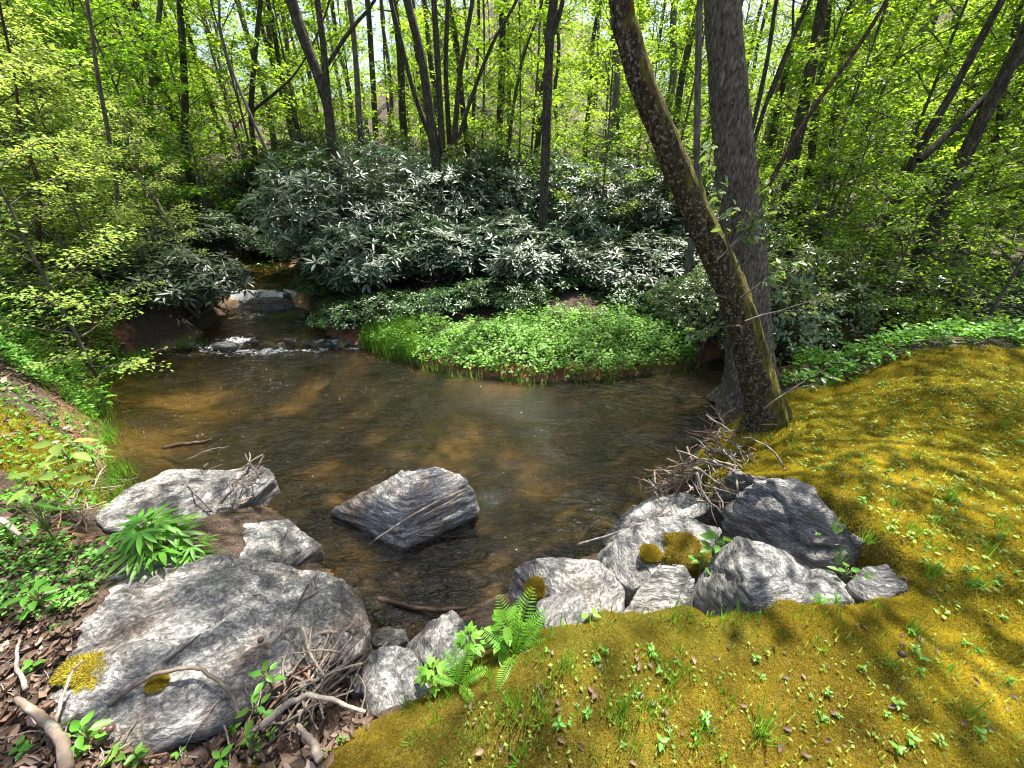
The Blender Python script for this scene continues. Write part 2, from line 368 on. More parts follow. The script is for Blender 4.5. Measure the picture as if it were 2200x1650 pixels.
WATER += [tuple(W(*p)[:2]) for p in [(495, 603, .38), (482, 640, .36), (470, 665, .2), (435, 705, .08), (415, 727, .07), (330, 755, 0), (250, 775, 0), (185, 797, 0),
          (178, 850, 0), (212, 905, 0), (222, 970, 0), (215, 1050, 0), (240, 1100, 0), (380, 1130, 0), (470, 1110, 0), (560, 1080, 0), (600, 1110, 0), (660, 1160, 0)]]
LAND = np.array([  # x, y, level of the land away from the bank
    (0.3, .5, .76), (1.5, .9, .74), (2.4, 1.5, .82), (4, 2.4, .86), (4.6, 3.3, .88), (1.95, 2.45, .66), (7, 2, 1.0), (0, -2, .85), (3, -2, .95), (7, -1, 1.2), (2.7, 3.6, .5),
    (-.45, .45, .62), (-.9, .9, .25), (-1.2, .75, .36), (-1.6, 1.0, .36), (-1.5, .3, .52), (-2.3, 1.0, .52), (-2.2, 1.6, .4), (-3, 1.3, .65), (-4.6, 2.7, .75), (-4, 1.6, .8), (-6.5, 4.6, .92), (-7.5, 3.5, 1.25), (-10, 5, 1.8),
    (-6.8, 6, .7), (-8, 8, 1.1), (-.5, 5.2, .2), (1, 5.1, .22), (2.2, 5.7, .28), (-1.6, 6.2, .25), (1, 7, .55), (-.5, 8.5, .9), (3.5, 7, .5), (8, 8, .6), (3, 11, 1.3), (-2.5, 9, .9), (-2.6, 7.2, .5),
    (0, 20, 2.2), (-14, 16, 3.2), (14, 15, 1.3), (0, 42, 8), (-30, 30, 8), (30, 30, 6), (-60, 60, 20), (60, 60, 18), (0, 60, 17), (0, 110, 34), (-90, 90, 34), (90, 90, 34), (-25, -10, 3), (25, -10, 3), (14, 2, 1.4), (10, 4.0, .9), (0, -30, 3)])
CARVE = [tuple(W(*p)[:2]) for p in [(1085, 1345, .7), (1250, 1340, .7), (1500, 1318, .7), (1650, 1330, .7), (1850, 1302, .72), (1955, 1282, .74), (1955, 1205, .74), (1875, 1135, .76), (1750, 1035, .76), (1680, 1012, .72), (1560, 1005, .6), (1520, 985, .4), (1400, 1040, .2), (1290, 1150, .2), (1080, 1240, .2)]]
def ground(x, y, full=False):
    x = np.atleast_1d(np.asarray(x, float)); y = np.atleast_1d(np.asarray(y, float))
    d = sdist(x, y, WATER)
    wsum = 0; zs = 0
    for (lx, ly, lz) in LAND:
        w = 1.0 / ((x - lx) ** 2 + (y - ly) ** 2 + 0.02) ** 1.7; wsum = wsum + w; zs = zs + w * lz
    L = zs / wsum
    far = sstep(6, 20, np.hypot(x, y))
    L = L + noise2(x, y, 0.9, 3, 5) * (0.05 + 0.25 * far) + noise2(x, y, 4.0, 3, 9) * 0.016
    bw = np.where(x < -3.3, 0.55, np.where((y > 4.6), 0.8, 0.75)) + 0.12 * noise2(x, y, 1.1, 2, 3)
    prof = np.clip(d / bw, 0, None); prof = np.where(prof < 1, 1 - (1 - np.clip(prof, 0, 1)) ** 1.6, 1)
    w0 = wl(x, y)
    land = w0 + 0.015 + (L - w0) * prof
    land = land - np.minimum(0.42, np.clip(land - 0.06, 0, 1)) * sstep(0.0, 0.16, -sdist(x, y, CARVE) + 0.05 * noise2(x, y, 7.0, 3, 61))
    dep = np.where(y > 5.5, 0.16, 0.42)
    bedz = w0 - dep * sstep(0.0, 1.1, -d) + noise2(x, y, 1.6, 3, 21) * 0.06 * sstep(0, .6, -d)
    z = np.where(d > 0, land, np.minimum(bedz, w0 - 0.01))
    return (z, d, L) if full else z

def axis_pts(a, b, fine, lo, hi, g=1.12):
    c = list(np.arange(a, b, fine)); s = fine
    while c[-1] < hi: s = min(s * g, 12); c.append(c[-1] + s)
    s = fine
    while c[0] > lo: s = min(s * g, 12); c.insert(0, c[0] - s)
    return np.array(c)
xs = axis_pts(-4.2, 3.6, 0.03, -260, 260, 1.06); ys = axis_pts(0.2, 4.6, 0.03, -60, 300, 1.05)
XX, YY = np.meshgrid(xs, ys); gx, gy = XX.ravel(), YY.ravel()
GZ, GD, GL = ground(gx, gy, True)
def ground(x, y):                              # from here on the built surface itself
    x = np.atleast_1d(np.asarray(x, float)); y = np.atleast_1d(np.asarray(y, float))
    i = np.clip(np.searchsorted(xs, x) - 1, 0, len(xs) - 2); j = np.clip(np.searchsorted(ys, y) - 1, 0, len(ys) - 2)
    a = (x - xs[i]) / (xs[i + 1] - xs[i]); b = (y - ys[j]) / (ys[j + 1] - ys[j]); Z = GZ.reshape(XX.shape)
    return Z[j, i] * (1 - a) * (1 - b) + Z[j, i + 1] * a * (1 - b) + Z[j + 1, i] * (1 - a) * b + Z[j + 1, i + 1] * a * b
def gz(x, y): return float(ground(x, y)[0])
moss_px = [(690, 1650, .68), (730, 1602, .68), (820, 1570, .68), (930, 1520, .7), (1020, 1440, .72), (1130, 1395, .74), (1250, 1345, .74), (1500, 1325, .74), (1650, 1338, .74), (1850, 1312, .74), (1965, 1290, .76),
           (1960, 1200, .78), (1880, 1130, .78), (1760, 1030, .78), (1690, 1010, .74), (1600, 1000, .66), (1565, 960, .6), (1570, 900, .6), (1610, 850, .6), (1670, 800, .72), (1800, 772, .85), (2000, 758, .86), (2200, 762, .9)]
MOSS = [tuple(W(*p)[:2]) for p in moss_px] + [(7.5, 4.0), (9, 2), (8, -2), (-.4, -2), (-.5, .2)]
md = sdist(gx, gy, MOSS) + 0.05 * noise2(gx, gy, 6.0, 3, 62)
moss = sstep(0.24, 0.04, md)
left_moss = [tuple(W(*p)[:2]) for p in [(-60, 840, .8), (60, 830, .8), (190, 930, .6), (190, 980, .6), (60, 960, .75), (-60, 960, .8)]]
moss = np.maximum(moss, sstep(0.12, -0.1, sdist(gx, gy, left_moss)) * 0.75)
low_moss = [tuple(W(*p)[:2]) for p in [(200, 1660, .55), (250, 1610, .55), (450, 1590, .55), (700, 1605, .62), (700, 1660, .62)]]
moss = np.maximum(moss, sstep(0.08, -0.05, sdist(gx, gy, low_moss)) * 0.6)
slope_bank = sstep(0.5, 0.06, GD) * (GD > 0)
clay = slope_bank * np.where(gx < -3, np.where(gy > 5.2, 0.3, 0.55), np.where(gy > 4.2, 0.75, 0.35)) * (1 - moss)
clay_px = [W(*p)[:2] for p in [(290, 690, .3), (240, 720, .3), (0, 1160, .65)]]
for c in clay_px: clay = np.maximum(clay, 0.7 * np.exp(-((gx - c[0]) ** 2 + (gy - c[1]) ** 2) / 0.12))
bed = sstep(0.05, -0.05, GD)
ny_, nx_ = XX.shape
I, J = np.meshgrid(np.arange(ny_ - 1), np.arange(nx_ - 1), indexing='ij'); q = (I * nx_ + J).ravel()
me = mk_mesh('ground', np.stack([gx, gy, GZ], 1), np.stack([q, q + 1, q + nx_ + 1, q + nx_], 1), True, None, {'moss': moss, 'clay': clay, 'bed': bed})
tag(obj('ground', me, terrain_mat()), kind='structure', label='woodland ground with golden moss, leaf litter and red clay banks')

# water sheet
wx = axis_pts(-7.0, 3.6, 0.035, -11.5, 27, 1.08); wy = axis_pts(0.8, 9.0, 0.035, 0.7, 15, 1.08)
WX, WY = np.meshgrid(wx, wy); ax, ay = WX.ravel(), WY.ravel()
wd = sdist(ax, ay, WATER); w0 = wl(ax, ay)
steep = np.abs(wl(ax, ay + .12) - wl(ax, ay - .12)) / 0.24
turb = np.clip(steep * 2.2, 0, 1)
turb = np.maximum(turb, 0.5 * np.exp(-((ay - 5.45) / .35) ** 2) * sstep(-1.8, -2.5, ax))
wz = w0 + turb * 0.05 * noise2(ax, ay, 5.5, 3, 31) + 0.006 * noise2(ax, ay * 1.5, 6, 3, 32)
foam = turb * np.clip(0.75 + 0.8 * noise2(ax, ay * 1.8, 3.0, 3, 33), 0, 1.2)
n2y, n2x = WX.shape
I, J = np.meshgrid(np.arange(n2y - 1), np.arange(n2x - 1), indexing='ij'); q = (I * n2x + J).ravel()
F = np.stack([q, q + 1, q + n2x + 1, q + n2x], 1); keep = wd[F].min(1) < 0.2; F = F[keep]
used = np.unique(F); remap = -np.ones(len(ax), int); remap[used] = np.arange(len(used))
me = mk_mesh('stream_water', np.stack([ax, ay, wz], 1)[used], remap[F], True, None, {'foam': foam[used]})
tag(obj('stream_water', me, water_mat()), kind='structure', label='brown stream pool with riffles upstream')

# foam bubbles drifting on the pool
gb = np.random.default_rng(90); nb_ = 220
bx_ = np.concatenate([gb.normal(-3.2, 1.0, nb_ // 2), gb.uniform(-4.6, 1.2, nb_ - nb_ // 2)]); by_ = np.concatenate([gb.normal(4.2, .7, nb_ // 2), gb.uniform(1.9, 4.9, nb_ - nb_ // 2)])
okb = sdist(bx_, by_, WATER) < -.1; bx_, by_ = bx_[okb], by_[okb]
dome = (np.array([[math.cos(a) * r_, math.sin(a) * r_, z_] for r_, z_ in ((1, 0), (.7, .45)) for a in np.linspace(0, 2 * np.pi, 6, endpoint=False)] + [[0, 0, .6]]),
        np.array([t3 for j in range(6) for t3 in ((j, (j + 1) % 6, 6 + j), ((j + 1) % 6, 6 + (j + 1) % 6, 6 + j), (6 + j, 6 + (j + 1) % 6, 12))]))
mb_ = MB().inst(dome, np.stack([bx_, by_, np.full(len(bx_), .002)], 1), np.tile(np.eye(3), (len(bx_), 1, 1)), gb.uniform(.0015, .0045, len(bx_)))
M['foam'] = plain_mat('foam_white', (0.55, 0.56, 0.57), (0.75, 0.76, 0.78), 20, 0.3, 0.0)
tag(obj('foam_bubbles', mb_.mesh('foam_bubbles', True), M['foam']), 'tiny white foam bubbles drifting on the pool', 'foam', None, 'stuff')

# ------------------------------------------------------------------ boulders
def hull_mesh(hulls):
    bm = bmesh.new()
    for pts in hulls:
        vs = [bm.verts.new(p) for p in pts]
        r = bmesh.ops.convex_hull(bm, input=vs)
        junk = [e for e in r['geom_interior'] if isinstance(e, bmesh.types.BMVert)] + [e for e in r['geom_unused'] if isinstance(e, bmesh.types.BMVert)]
        if junk: bmesh.ops.delete(bm, geom=list(set(junk)), context='VERTS')
    bmesh.ops.recalc_face_normals(bm, faces=bm.faces)
    me = bpy.data.meshes.new('hull'); bm.to_mesh(me); bm.free(); return me
def rock(lobes, label, seed=0, thick=0.45, vox=0.02, smooth=2, rough=1.25, rot=(0.3, 0.5, 0.4), warm=0.0, dark=0.0, moss=0.0, name='boulder', taper=1.0):
    hulls = []
    for pts in lobes:
        P = np.array([W(*p) for p in pts]); c = P.mean(0)
        B = c + (P - c) * taper; B[:, 2] = P[:, 2].min() - thick
        hulls.append(np.concatenate([P, B]))
    allp = np.concatenate(hulls); org = np.array([allp[:, 0].mean(), allp[:, 1].mean(), allp[:, 2].min()])
    me0 = hull_mesh([h - org for h in hulls])
    o = bpy.data.objects.new('tmp', me0); COL.objects.link(o)
    r = o.modifiers.new('r', 'REMESH'); r.mode = 'VOXEL'; r.voxel_size = vox
    s = o.modifiers.new('s', 'SMOOTH'); s.factor = 0.5; s.iterations = smooth
    dg = bpy.context.evaluated_depsgraph_get(); me = bpy.data.meshes.new_from_object(o.evaluated_get(dg))
    bpy.data.objects.remove(o); bpy.data.meshes.remove(me0)
    n = len(me.vertices); co = np.empty(n * 3); me.vertices.foreach_get('co', co); co = co.reshape(-1, 3)
    no = np.empty(n * 3); me.vertex_normals.foreach_get('vector', no); no = no.reshape(-1, 3)
    from mathutils import Euler
    Rm = np.array(Euler(rot).to_matrix())
    p = co @ Rm.T                                        # strata frame: layers pile along the local z
    sz = p * np.array([1.2, 2.5, 11.0]) + seed * 7.3
    st = fbm(sz, 4, seed); lump = fbm(p * 3.2 + seed, 3, seed + 5); chip = np.abs(fbm(p * 9 + seed, 3, seed + 8))
    d = rough * (0.014 * lump + 0.02 * st - 0.014 * np.clip(chip - .35, 0, 1) + 0.005 * fbm(p * 34, 3, seed + 3))
    crack = np.clip(0.035 - np.abs(vnoise(p * np.array([1.0, 1.4, 2.6]) + seed * 3.1, seed + 11)), 0, 1)
    d = d - rough * 0.6 * crack
    me.vertices.foreach_set('co', (co + no * d[:, None]).ravel()); me.polygons.foreach_set('use_smooth', np.ones(len(me.polygons), bool)); me.update()
    me.name = name; me.materials.clear()
    o = obj(name, me, rock_mat('gneiss', rot, warm, dark, moss), loc=org); tag(o, label, 'boulder', 'boulders round the pool'); return o

FL = (0.25, 0.1, -0.55)
rock([[(240, 1207, .40), (330, 1195, .41), (470, 1190, .42), (600, 1213, .39), (700, 1222, .36), (745, 1245, .33), (795, 1365, .30), (778, 1405, .34), (640, 1440, .46), (555, 1492, .46), (470, 1550, .46), (330, 1592, .46), (180, 1592, .45), (100, 1540, .43), (108, 1495, .45), (168, 1392, .48), (165, 1355, .47), (200, 1285, .43), (300, 1400, .53), (480, 1405, .53), (600, 1390, .50)]],
     'widest pale grey slab of rock in the left foreground with twigs on top', 1, .4, .016, 1, 1.15, (0.35, 0.15, -0.6), .4)
rock([[(195, 1098, .34), (280, 1050, .33), (360, 1013, .30), (520, 1000, .27), (570, 993, .26), (597, 1025, .15), (590, 1047, .06), (490, 1075, .24), (455, 1115, .26), (440, 1135, .26), (300, 1140, .36), (230, 1135, .36), (415, 1045, .42)]],
     'pointed grey slab jutting into the pool, farthest of the left rocks', 2, .4, .018, 2, 1.0, (0.3, 0.1, -0.5))
rock([[(455, 1135, .24), (500, 1117, .25), (620, 1103, .22), (640, 1130, .18), (688, 1167, .14), (655, 1205, .10), (560, 1210, .28), (440, 1200, .32), (425, 1170, .3)]],
     'small banded grey rock between the two larger left slabs', 3, .35, .016, 2, 1.0, (0.4, 0.2, -0.5))
rock([[(700, 1102, .03), (770, 1060, .20), (862, 1012, .44), (940, 998, .47), (990, 1017, .40), (1025, 1055, .24), (1022, 1085, .16), (940, 1140, .08), (865, 1183, .03), (825, 1165, .02), (795, 1140, .02), (880, 1060, .40)]],
     'lone pinkish grey boulder standing in the middle of the pool', 4, .35, .016, 1, .7, (0.1, 0.15, 0.3), .85, -.25)
rock([[(1095, 1255, .10), (1108, 1212, .28), (1150, 1195, .40), (1240, 1200, .44), (1288, 1200, .40), (1350, 1270, .30), (1335, 1330, .30), (1250, 1330, .38), (1180, 1310, .32), (1095, 1295, .08)]],
     'grey boulder at the water edge directly behind the large fern', 5, .4, .017, 2, .9, (0.7, -0.3, 0.3))
rock([[(1288, 1185, .25), (1330, 1140, .38), (1400, 1107, .48), (1480, 1102, .54), (1552, 1130, .55), (1510, 1200, .52), (1450, 1210, .48), (1362, 1268, .34), (1310, 1228, .28)]],
     'rounded grey boulder with a clump of golden moss on its right side', 6, .45, .017, 2, .9, (0.2, 0.4, 0.6))
rock([[(1318, 1335, .44), (1362, 1268, .50), (1420, 1207, .58), (1470, 1200, .60), (1502, 1240, .56), (1488, 1290, .48), (1470, 1335, .46)]],
     'leaning grey brown boulder at the moss edge between two larger ones', 7, .45, .017, 2, .9, (0.2, 0.8, 0.5), .1)
rock([[(1585, 1140, .80), (1478, 1272, .46), (1495, 1325, .40), (1550, 1172, .68), (1660, 1178, .72), (1700, 1205, .68), (1800, 1238, .64), (1848, 1290, .64), (1800, 1315, .62), (1640, 1338, .66), (1570, 1335, .44), (1600, 1215, .80), (1612, 1290, .74)]],
     'large pale ridge backed boulder at the moss edge, brightest on the right', 8, .45, .018, 2, .9, (0.5, 0.2, 0.9))
rock([[(1568, 1078, .64), (1600, 1040, .78), (1650, 1022, .86), (1700, 1022, .86), (1740, 1048, .83), (1882, 1170, .75), (1852, 1197, .66), (1820, 1212, .6), (1740, 1202, .56), (1680, 1172, .56), (1620, 1122, .56), (1575, 1092, .56)]],
     'long dark layered slab lying against the right moss bank', 9, .45, .018, 2, 1.1, (0.15, 0.75, -0.55), 0, .08)
rock([[(1815, 1242, .72), (1860, 1205, .79), (1900, 1203, .81), (1955, 1238, .78), (1962, 1265, .75), (1870, 1295, .70), (1828, 1275, .70)]],
     'smallest grey rock at the right end of the boulder row', 10, .4, .015, 2, .8, (0.3, 0.3, -0.4), 0, .1)
rock([[(1543, 1055, .48), (1550, 1020, .58), (1580, 1008, .68), (1640, 1022, .74), (1665, 1042, .70), (1620, 1068, .5), (1560, 1068, .4)]],
     'dark jagged rock half hidden behind the driftwood pile', 11, .45, .016, 1, 1.2, (0.9, 0.2, 0.2), 0, .3, .4)
rock([[(1298, 1155, .08), (1330, 1110, .20), (1400, 1068, .30), (1470, 1058, .36), (1545, 1080, .42), (1500, 1112, .40), (1420, 1122, .30), (1310, 1178, .05)]],
     'low flat boulder at the water edge under the driftwood twigs', 12, .35, .017, 2, 1.0, (0.3, 0.3, 0.7), .15)
rock([[(967, 1298, .40), (990, 1308, .42), (1018, 1335, .40), (1022, 1400, .44), (1000, 1432, .44), (950, 1442, .40), (905, 1425, .32), (868, 1392, .20), (900, 1350, .26)]],
     'wedge shaped grey boulder left of the large fern', 13, .45, .015, 1, .9, (0.4, 0.9, 0.3))
rock([[(790, 1400, .40), (840, 1385, .45), (890, 1400, .46), (918, 1450, .42), (922, 1500, .48), (890, 1555, .44), (840, 1565, .42), (785, 1530, .40), (770, 1460, .36)]],
     'rounded speckled grey boulder in front of the moss, beside the twig pile', 14, .4, .014, 3, .8, (0.3, 0.6, 0.9))
rock([[(1155, 1292, .34), (1220, 1268, .42), (1250, 1275, .45), (1268, 1320, .50), (1240, 1355, .50), (1180, 1350, .44)]],
     'small blue grey rock just right of the fern fronds', 15, .35, .014, 2, .8, (0.6, 0.3, 0.3))
rock([[(738, 1450, .34), (765, 1430, .38), (790, 1440, .38), (792, 1480, .36), (760, 1490, .34)]],
     'fist sized grey stone wedged left of the rounded speckled boulder', 16, .3, .012, 2, .6)
rock([[(795, 1360, .06), (830, 1345, .10), (870, 1350, .12), (880, 1375, .14), (840, 1392, .16), (800, 1385, .14)]],
     'low brown stone in the wet corner below the widest slab', 17, .3, .014, 3, .7, FL, .4, .4)
rock([[(488, 668, .05), (505, 648, .16), (560, 636, .34), (600, 638, .33), (630, 648, .22), (640, 665, .08), (600, 672, .08), (540, 672, .08)]],
     'dark wet ledge rock with the stream spilling over it', 18, .3, .03, 3, 1.0, (0.2, 0.1, 0.3), 0, .55)
rock([[(452, 742, .08), (462, 732, .13), (500, 731, .13), (512, 742, .08), (480, 746, .08)]],
     'flat brown stepping stone standing in the riffle', 19, .2, .02, 2, .6, FL, .5, .4)
rr = np.random.default_rng(3)
for i, (px, py, w) in enumerate([(400, 745, 12), (430, 738, 9), (545, 730, 14), (620, 728, 16), (655, 733, 12), (700, 735, 16), (728, 745, 12), (590, 745, 10), (745, 728, 14), (505, 690, 14), (640, 690, 16), (690, 705, 14), (670, 750, 10)]):
    z = .07 if py < 738 else .02
    k = [(px - w, py + 2, z - .02), (px - w * .4, py - 3, z + .015), (px + w * .6, py - 3, z + .02), (px + w, py + 2, z - .01), (px, py + 4, z - .01)]
    o = rock([k], 'small dark wet stone breaking the surface of the riffle', 30 + i, .2, .025, 2, .6, FL, .2, .6, 0, 'riffle_stone'); o['category'] = 'stone'; o['group'] = 'small stones in the riffle'

# ------------------------------------------------------------------ leaf templates (x along, y across, z up)
def leaf_t(w, segs, fold=0.12, droop=0.1, power=0.8):
    xs_ = np.linspace(0, 1, segs + 1); V = []; F = []
    hw = w * np.sin(np.pi * xs_ ** power) ** 0.9
    zc = -droop * xs_ ** 2
    V.append((0, 0, 0)); mids = [0]; Ls = [None]; Rs = [None]
    for i in range(1, segs):
        V += [(xs_[i], 0, zc[i] - fold * hw[i]), (xs_[i], hw[i], zc[i] + fold * hw[i]), (xs_[i], -hw[i], zc[i] + fold * hw[i])]
        b = len(V) - 3; mids.append(b); Ls.append(b + 1); Rs.append(b + 2)
    V.append((1, 0, zc[-1])); tip = len(V) - 1
    F += [(0, mids[1], Ls[1]), (0, Rs[1], mids[1])]
    for i in range(1, segs - 1):
        F += [(mids[i], mids[i + 1], Ls[i + 1]), (mids[i], Ls[i + 1], Ls[i]), (mids[i], Rs[i], Rs[i + 1]), (mids[i], Rs[i + 1], mids[i + 1])]
    F += [(mids[-1], tip, Ls[-1]), (mids[-1], Rs[-1], tip)]
    return np.array(V, float), np.array(F)
T_OV = leaf_t(0.30, 2, 0.2, 0.12)           # ovate, four faces
T_OV3 = leaf_t(0.27, 4, 0.2, 0.2, 0.75)     # ovate, finer
T_RH = leaf_t(0.125, 3, 0.25, 0.15, 0.95)   # rhododendron
T_LA = leaf_t(0.11, 3, 0.25, 0.3, 0.8)      # lance
T_BLADE = (np.array([[0, .5, 0], [0, -.5, 0], [.35, .42, .0], [.35, -.42, .0], [.7, .28, -.08], [.7, -.28, -.08], [1, 0, -.25]], float), np.array([[0, 1, 3], [0, 3, 2], [2, 3, 5], [2, 5, 4], [4, 5, 6]]))
def star(n, spread, T, len_side=0.75):
    V = []; F = []; k = 0
    for i in range(n):
        a = (i - (n - 1) / 2) / ((n - 1) / 2) * spread; s = 1 - (1 - len_side) * abs(a) / spread
        c, s_ = math.cos(a), math.sin(a); R = np.array([[c, -s_, 0], [s_, c, 0], [0, 0, 1]])
        V.append((T[0] * s) @ R.T); F.append(T[1] + k); k += len(T[0])
    return np.concatenate(V), np.concatenate(F)
T_MAPLE = star(3, 0.75, leaf_t(0.24, 2, 0.15, 0.15), 0.75)
T_PALM = star(5, 1.25, leaf_t(0.15, 3, 0.2, 0.2, 0.9), 0.8)

def curve(a, b, n, sag=0.0, jit=0.0, g=None):
    t = np.linspace(0, 1, n)[:, None]; p = a + (b - a) * t; p[:, 2] += sag * (4 * t * (1 - t))[:, 0]
    if jit: 
        w = (g or rng).normal(0, jit, (n, 3)); w[0] = 0; p = p + np.cumsum(w, 0) * .5
    return p
def dirs_around(d, ang, g):
    """turn horizontal direction d by ang"""
    c, s = np.cos(ang), np.sin(ang)
    return np.stack([d[0] * c - d[1] * s, d[0] * s + d[1] * c, np.full_like(c, d[2])], -1)

def crown_mesh(name, seed, H, rbase, nl, f0, Lmax, elev, n_leaf, leaf, T=T_OV, subs=7, flat=0.35, profile=None, sides=5):
    """leader, limbs and sprays of leaves; origin where the crown joins the trunk. returns (branches, leaves)"""
    g = np.random.default_rng(seed); br = MB(); lv = MB()
    lead = curve(np.zeros(3), np.array([g.normal(0, .05) * H, g.normal(0, .05) * H, H]), 9, 0, 0.04 * H / 6, g)
    br.tube(lead, np.linspace(rbase, 0.012, 9), 7)
    P, D, Nn, S = [], [], [], []
    per = n_leaf / (nl * (subs + 1))
    az = g.uniform(0, 6.28)
    for i in range(nl):
        f = f0 + (1 - f0) * (i + g.uniform(0, .8)) / nl; az += 2.4 + g.normal(0, .3)
        pr = profile(f) if profile else (1 - 0.75 * f)
        L = Lmax * pr * g.uniform(.75, 1.15); e = elev + g.normal(0, .14) + 0.5 * f
        k = f * 8; i0 = min(int(k), 7); st = lead[i0] + (lead[i0 + 1] - lead[i0]) * (k - i0)
        d = np.array([math.cos(az) * math.cos(e), math.sin(az) * math.cos(e), math.sin(e)])
        limb = curve(st, st + d * L, 7, -0.06 * L if f < .5 else 0.05 * L, 0.05 * L / 3, g)
        r0 = max(rbase * (1 - f) * .5, 0.008) + 0.004
        br.tube(limb, np.linspace(r0, 0.005, 7), sides, cap=False)
        ends = [(limb[-3], limb[-1] - limb[-3], np.linalg.norm(limb[-1] - limb[-3]))]
        for s_ in range(subs):
            t = 0.25 + 0.7 * (s_ + g.uniform(0, .6)) / subs; kk = t * 6; j = min(int(kk), 5); q0 = limb[j] + (limb[j + 1] - limb[j]) * (kk - j)
            dl = norm(limb[-1] - limb[0]); a = (1 if s_ % 2 else -1) * g.uniform(.6, 1.1)
            ds = dirs_around(dl, np.array([a]), g)[0]; ds[2] = dl[2] * .4 + g.normal(0, .15); ds = norm(ds)
            Ls = L * (0.52 - 0.3 * t) * g.uniform(.7, 1.2) + .12
            tw = curve(q0, q0 + ds * Ls, 4, 0.03 * Ls, 0.02 * Ls, g); br.tube(tw, np.linspace(r0 * .35 + .002, .003, 4), 3, cap=False)
            ends.append((q0, tw[-1] - q0, Ls))
        for (q0, v, Ls) in ends:
            m = max(2, int(g.poisson(per * (0.6 + Ls / (Lmax * .4 + .1) * .5))))
            t = g.uniform(.12, 1.05, m); p = q0 + v * t[:, None] + g.normal(0, 1, (m, 3)) * np.array([.05, .05, .03]) * (1 + leaf * 6) * (.5 + Ls)
            dv = norm(v); side = np.where(g.random(m) < .5, 1, -1) * g.uniform(.3, 1.3, m)
            dd = dirs_around(dv, side, g); dd[:, 2] = g.normal(-.12, .25, m); P.append(p); D.append(norm(dd))
            nn = g.normal(0, flat, (m, 3)); nn[:, 2] += 1; Nn.append(nn); S.append(leaf * g.uniform(.65, 1.25, m))
    P = np.concatenate(P); D = np.concatenate(D); Nn = np.concatenate(Nn); S = np.concatenate(S)
    lv.inst(T, P, frames(D, Nn), S, g.random(len(P)))
    return br.mesh(name + '_branches', True), lv.mesh(name + '_leaves')

def trunk_mesh(name, pts, rad, sides=16, per_m=14, seed=0, furrow=0.05, flare=0.0):
    pts = np.asarray(pts, float); L = np.concatenate([[0], np.cumsum(np.linalg.norm(np.diff(pts, axis=0), axis=1))])
    n = max(8, int(L[-1] * per_m)); t = np.linspace(0, L[-1], n)
    # smooth resample (Catmull-Rom through numpy interp of a densified curve)
    def cr(vals):
        out = []
        for a in range(len(vals) - 1):
            p0, p1, p2, p3 = vals[max(a - 1, 0)], vals[a], vals[a + 1], vals[min(a + 2, len(vals) - 1)]
            u = np.linspace(0, 1, 12, endpoint=False)[:, None]
            out.append(0.5 * (2 * p1 + (p2 - p0) * u + (2 * p0 - 5 * p1 + 4 * p2 - p3) * u ** 2 + (3 * p1 - p0 - 3 * p2 + p3) * u ** 3))
        return np.concatenate(out + [vals[-1][None]])
    dense = cr(np.concatenate([pts, np.asarray(rad, float)[:, None]], 1))
    Ld = np.concatenate([[0], np.cumsum(np.linalg.norm(np.diff(dense[:, :3], axis=0), axis=1))]); t = np.linspace(0, Ld[-1], n)
    C = np.stack([np.interp(t, Ld, dense[:, i]) for i in range(4)], 1); c, r = C[:, :3], C[:, 3]
    tan = norm(np.gradient(c, axis=0)); a = norm(np.cross(tan, np.array([0.2, 0.97, 0.1]))); b = np.cross(tan, a)
    th = np.linspace(0, 2 * np.pi, sides, endpoint=False)
    u = np.cos(th)[None, :, None] * a[:, None] + np.sin(th)[None, :, None] * b[:, None]
    fl = 1 + flare * np.exp(-t / 0.22)[:, None] * (1 + .5 * np.sin(th * 5 + seed)[None])
    q = np.stack(np.broadcast_arrays(np.cos(th)[None] * 3.0, np.sin(th)[None] * 3.0, t[:, None] * 1.3), -1).reshape(-1, 3)
    q2 = q * np.array([4.6, 4.6, 4.2])
    dn = (fbm(q * .5 + seed, 3, seed) * 1.1 + (np.abs(fbm(q2 + seed, 3, seed + 2)) - .3) * 1.2).reshape(n, sides)
    rr_ = r[:, None] * fl * (1 + furrow * (dn - 1.0))
    V = (c[:, None] + u * rr_[:, :, None]).reshape(-1, 3)
    i, j = np.meshgrid(np.arange(n - 1), np.arange(sides), indexing='ij'); j2 = (j + 1) % sides
    F = np.stack([i * sides + j, i * sides + j2, (i + 1) * sides + j2, (i + 1) * sides + j], -1).reshape(-1, 4)
    return mk_mesh(name, V, F, True)

# crown prototypes (shared mesh data)
TALL = [crown_mesh('tall_crown%d' % i, 50 + i, 6.5, .10, 20, .0, 3.0, .45, 2300, .115, T_OV, 6, .45) for i in range(3)]
AIRY = [crown_mesh('airy_crown%d' % i, 150 + i, 5.5, .06, 11, .05, 2.6, .4, 1000, .105, T_OV, 5, .45) for i in range(2)]
MED = [crown_mesh('medium_crown%d' % i, 160 + i, 5.5, .06, 15, .05, 2.7, .4, 2100, .105, T_OV, 5, .45) for i in range(2)]
prof_s = lambda f: 0.55 + 0.6 * f if f < .35 else 0.76 - .62 * (f - .35)
SAP = [crown_mesh('sapling%d' % i, 70 + i, 5.6, .035, 26, .10, 1.9, .25, 5000, .09, T_OV, 6, .35, prof_s) for i in range(3)]
SAPM = [crown_mesh('maple_sapling%d' % i, 90 + i, 5.0, .03, 24, .1, 1.9, .12, 3300, .08, T_MAPLE, 6, .28, prof_s) for i in range(2)]
SAPB = [crown_mesh('broad_sapling%d' % i, 110 + i, 4.2, .03, 20, .08, 1.9, .2, 1900, .10, T_OV3, 6, .4, prof_s) for i in range(2)]

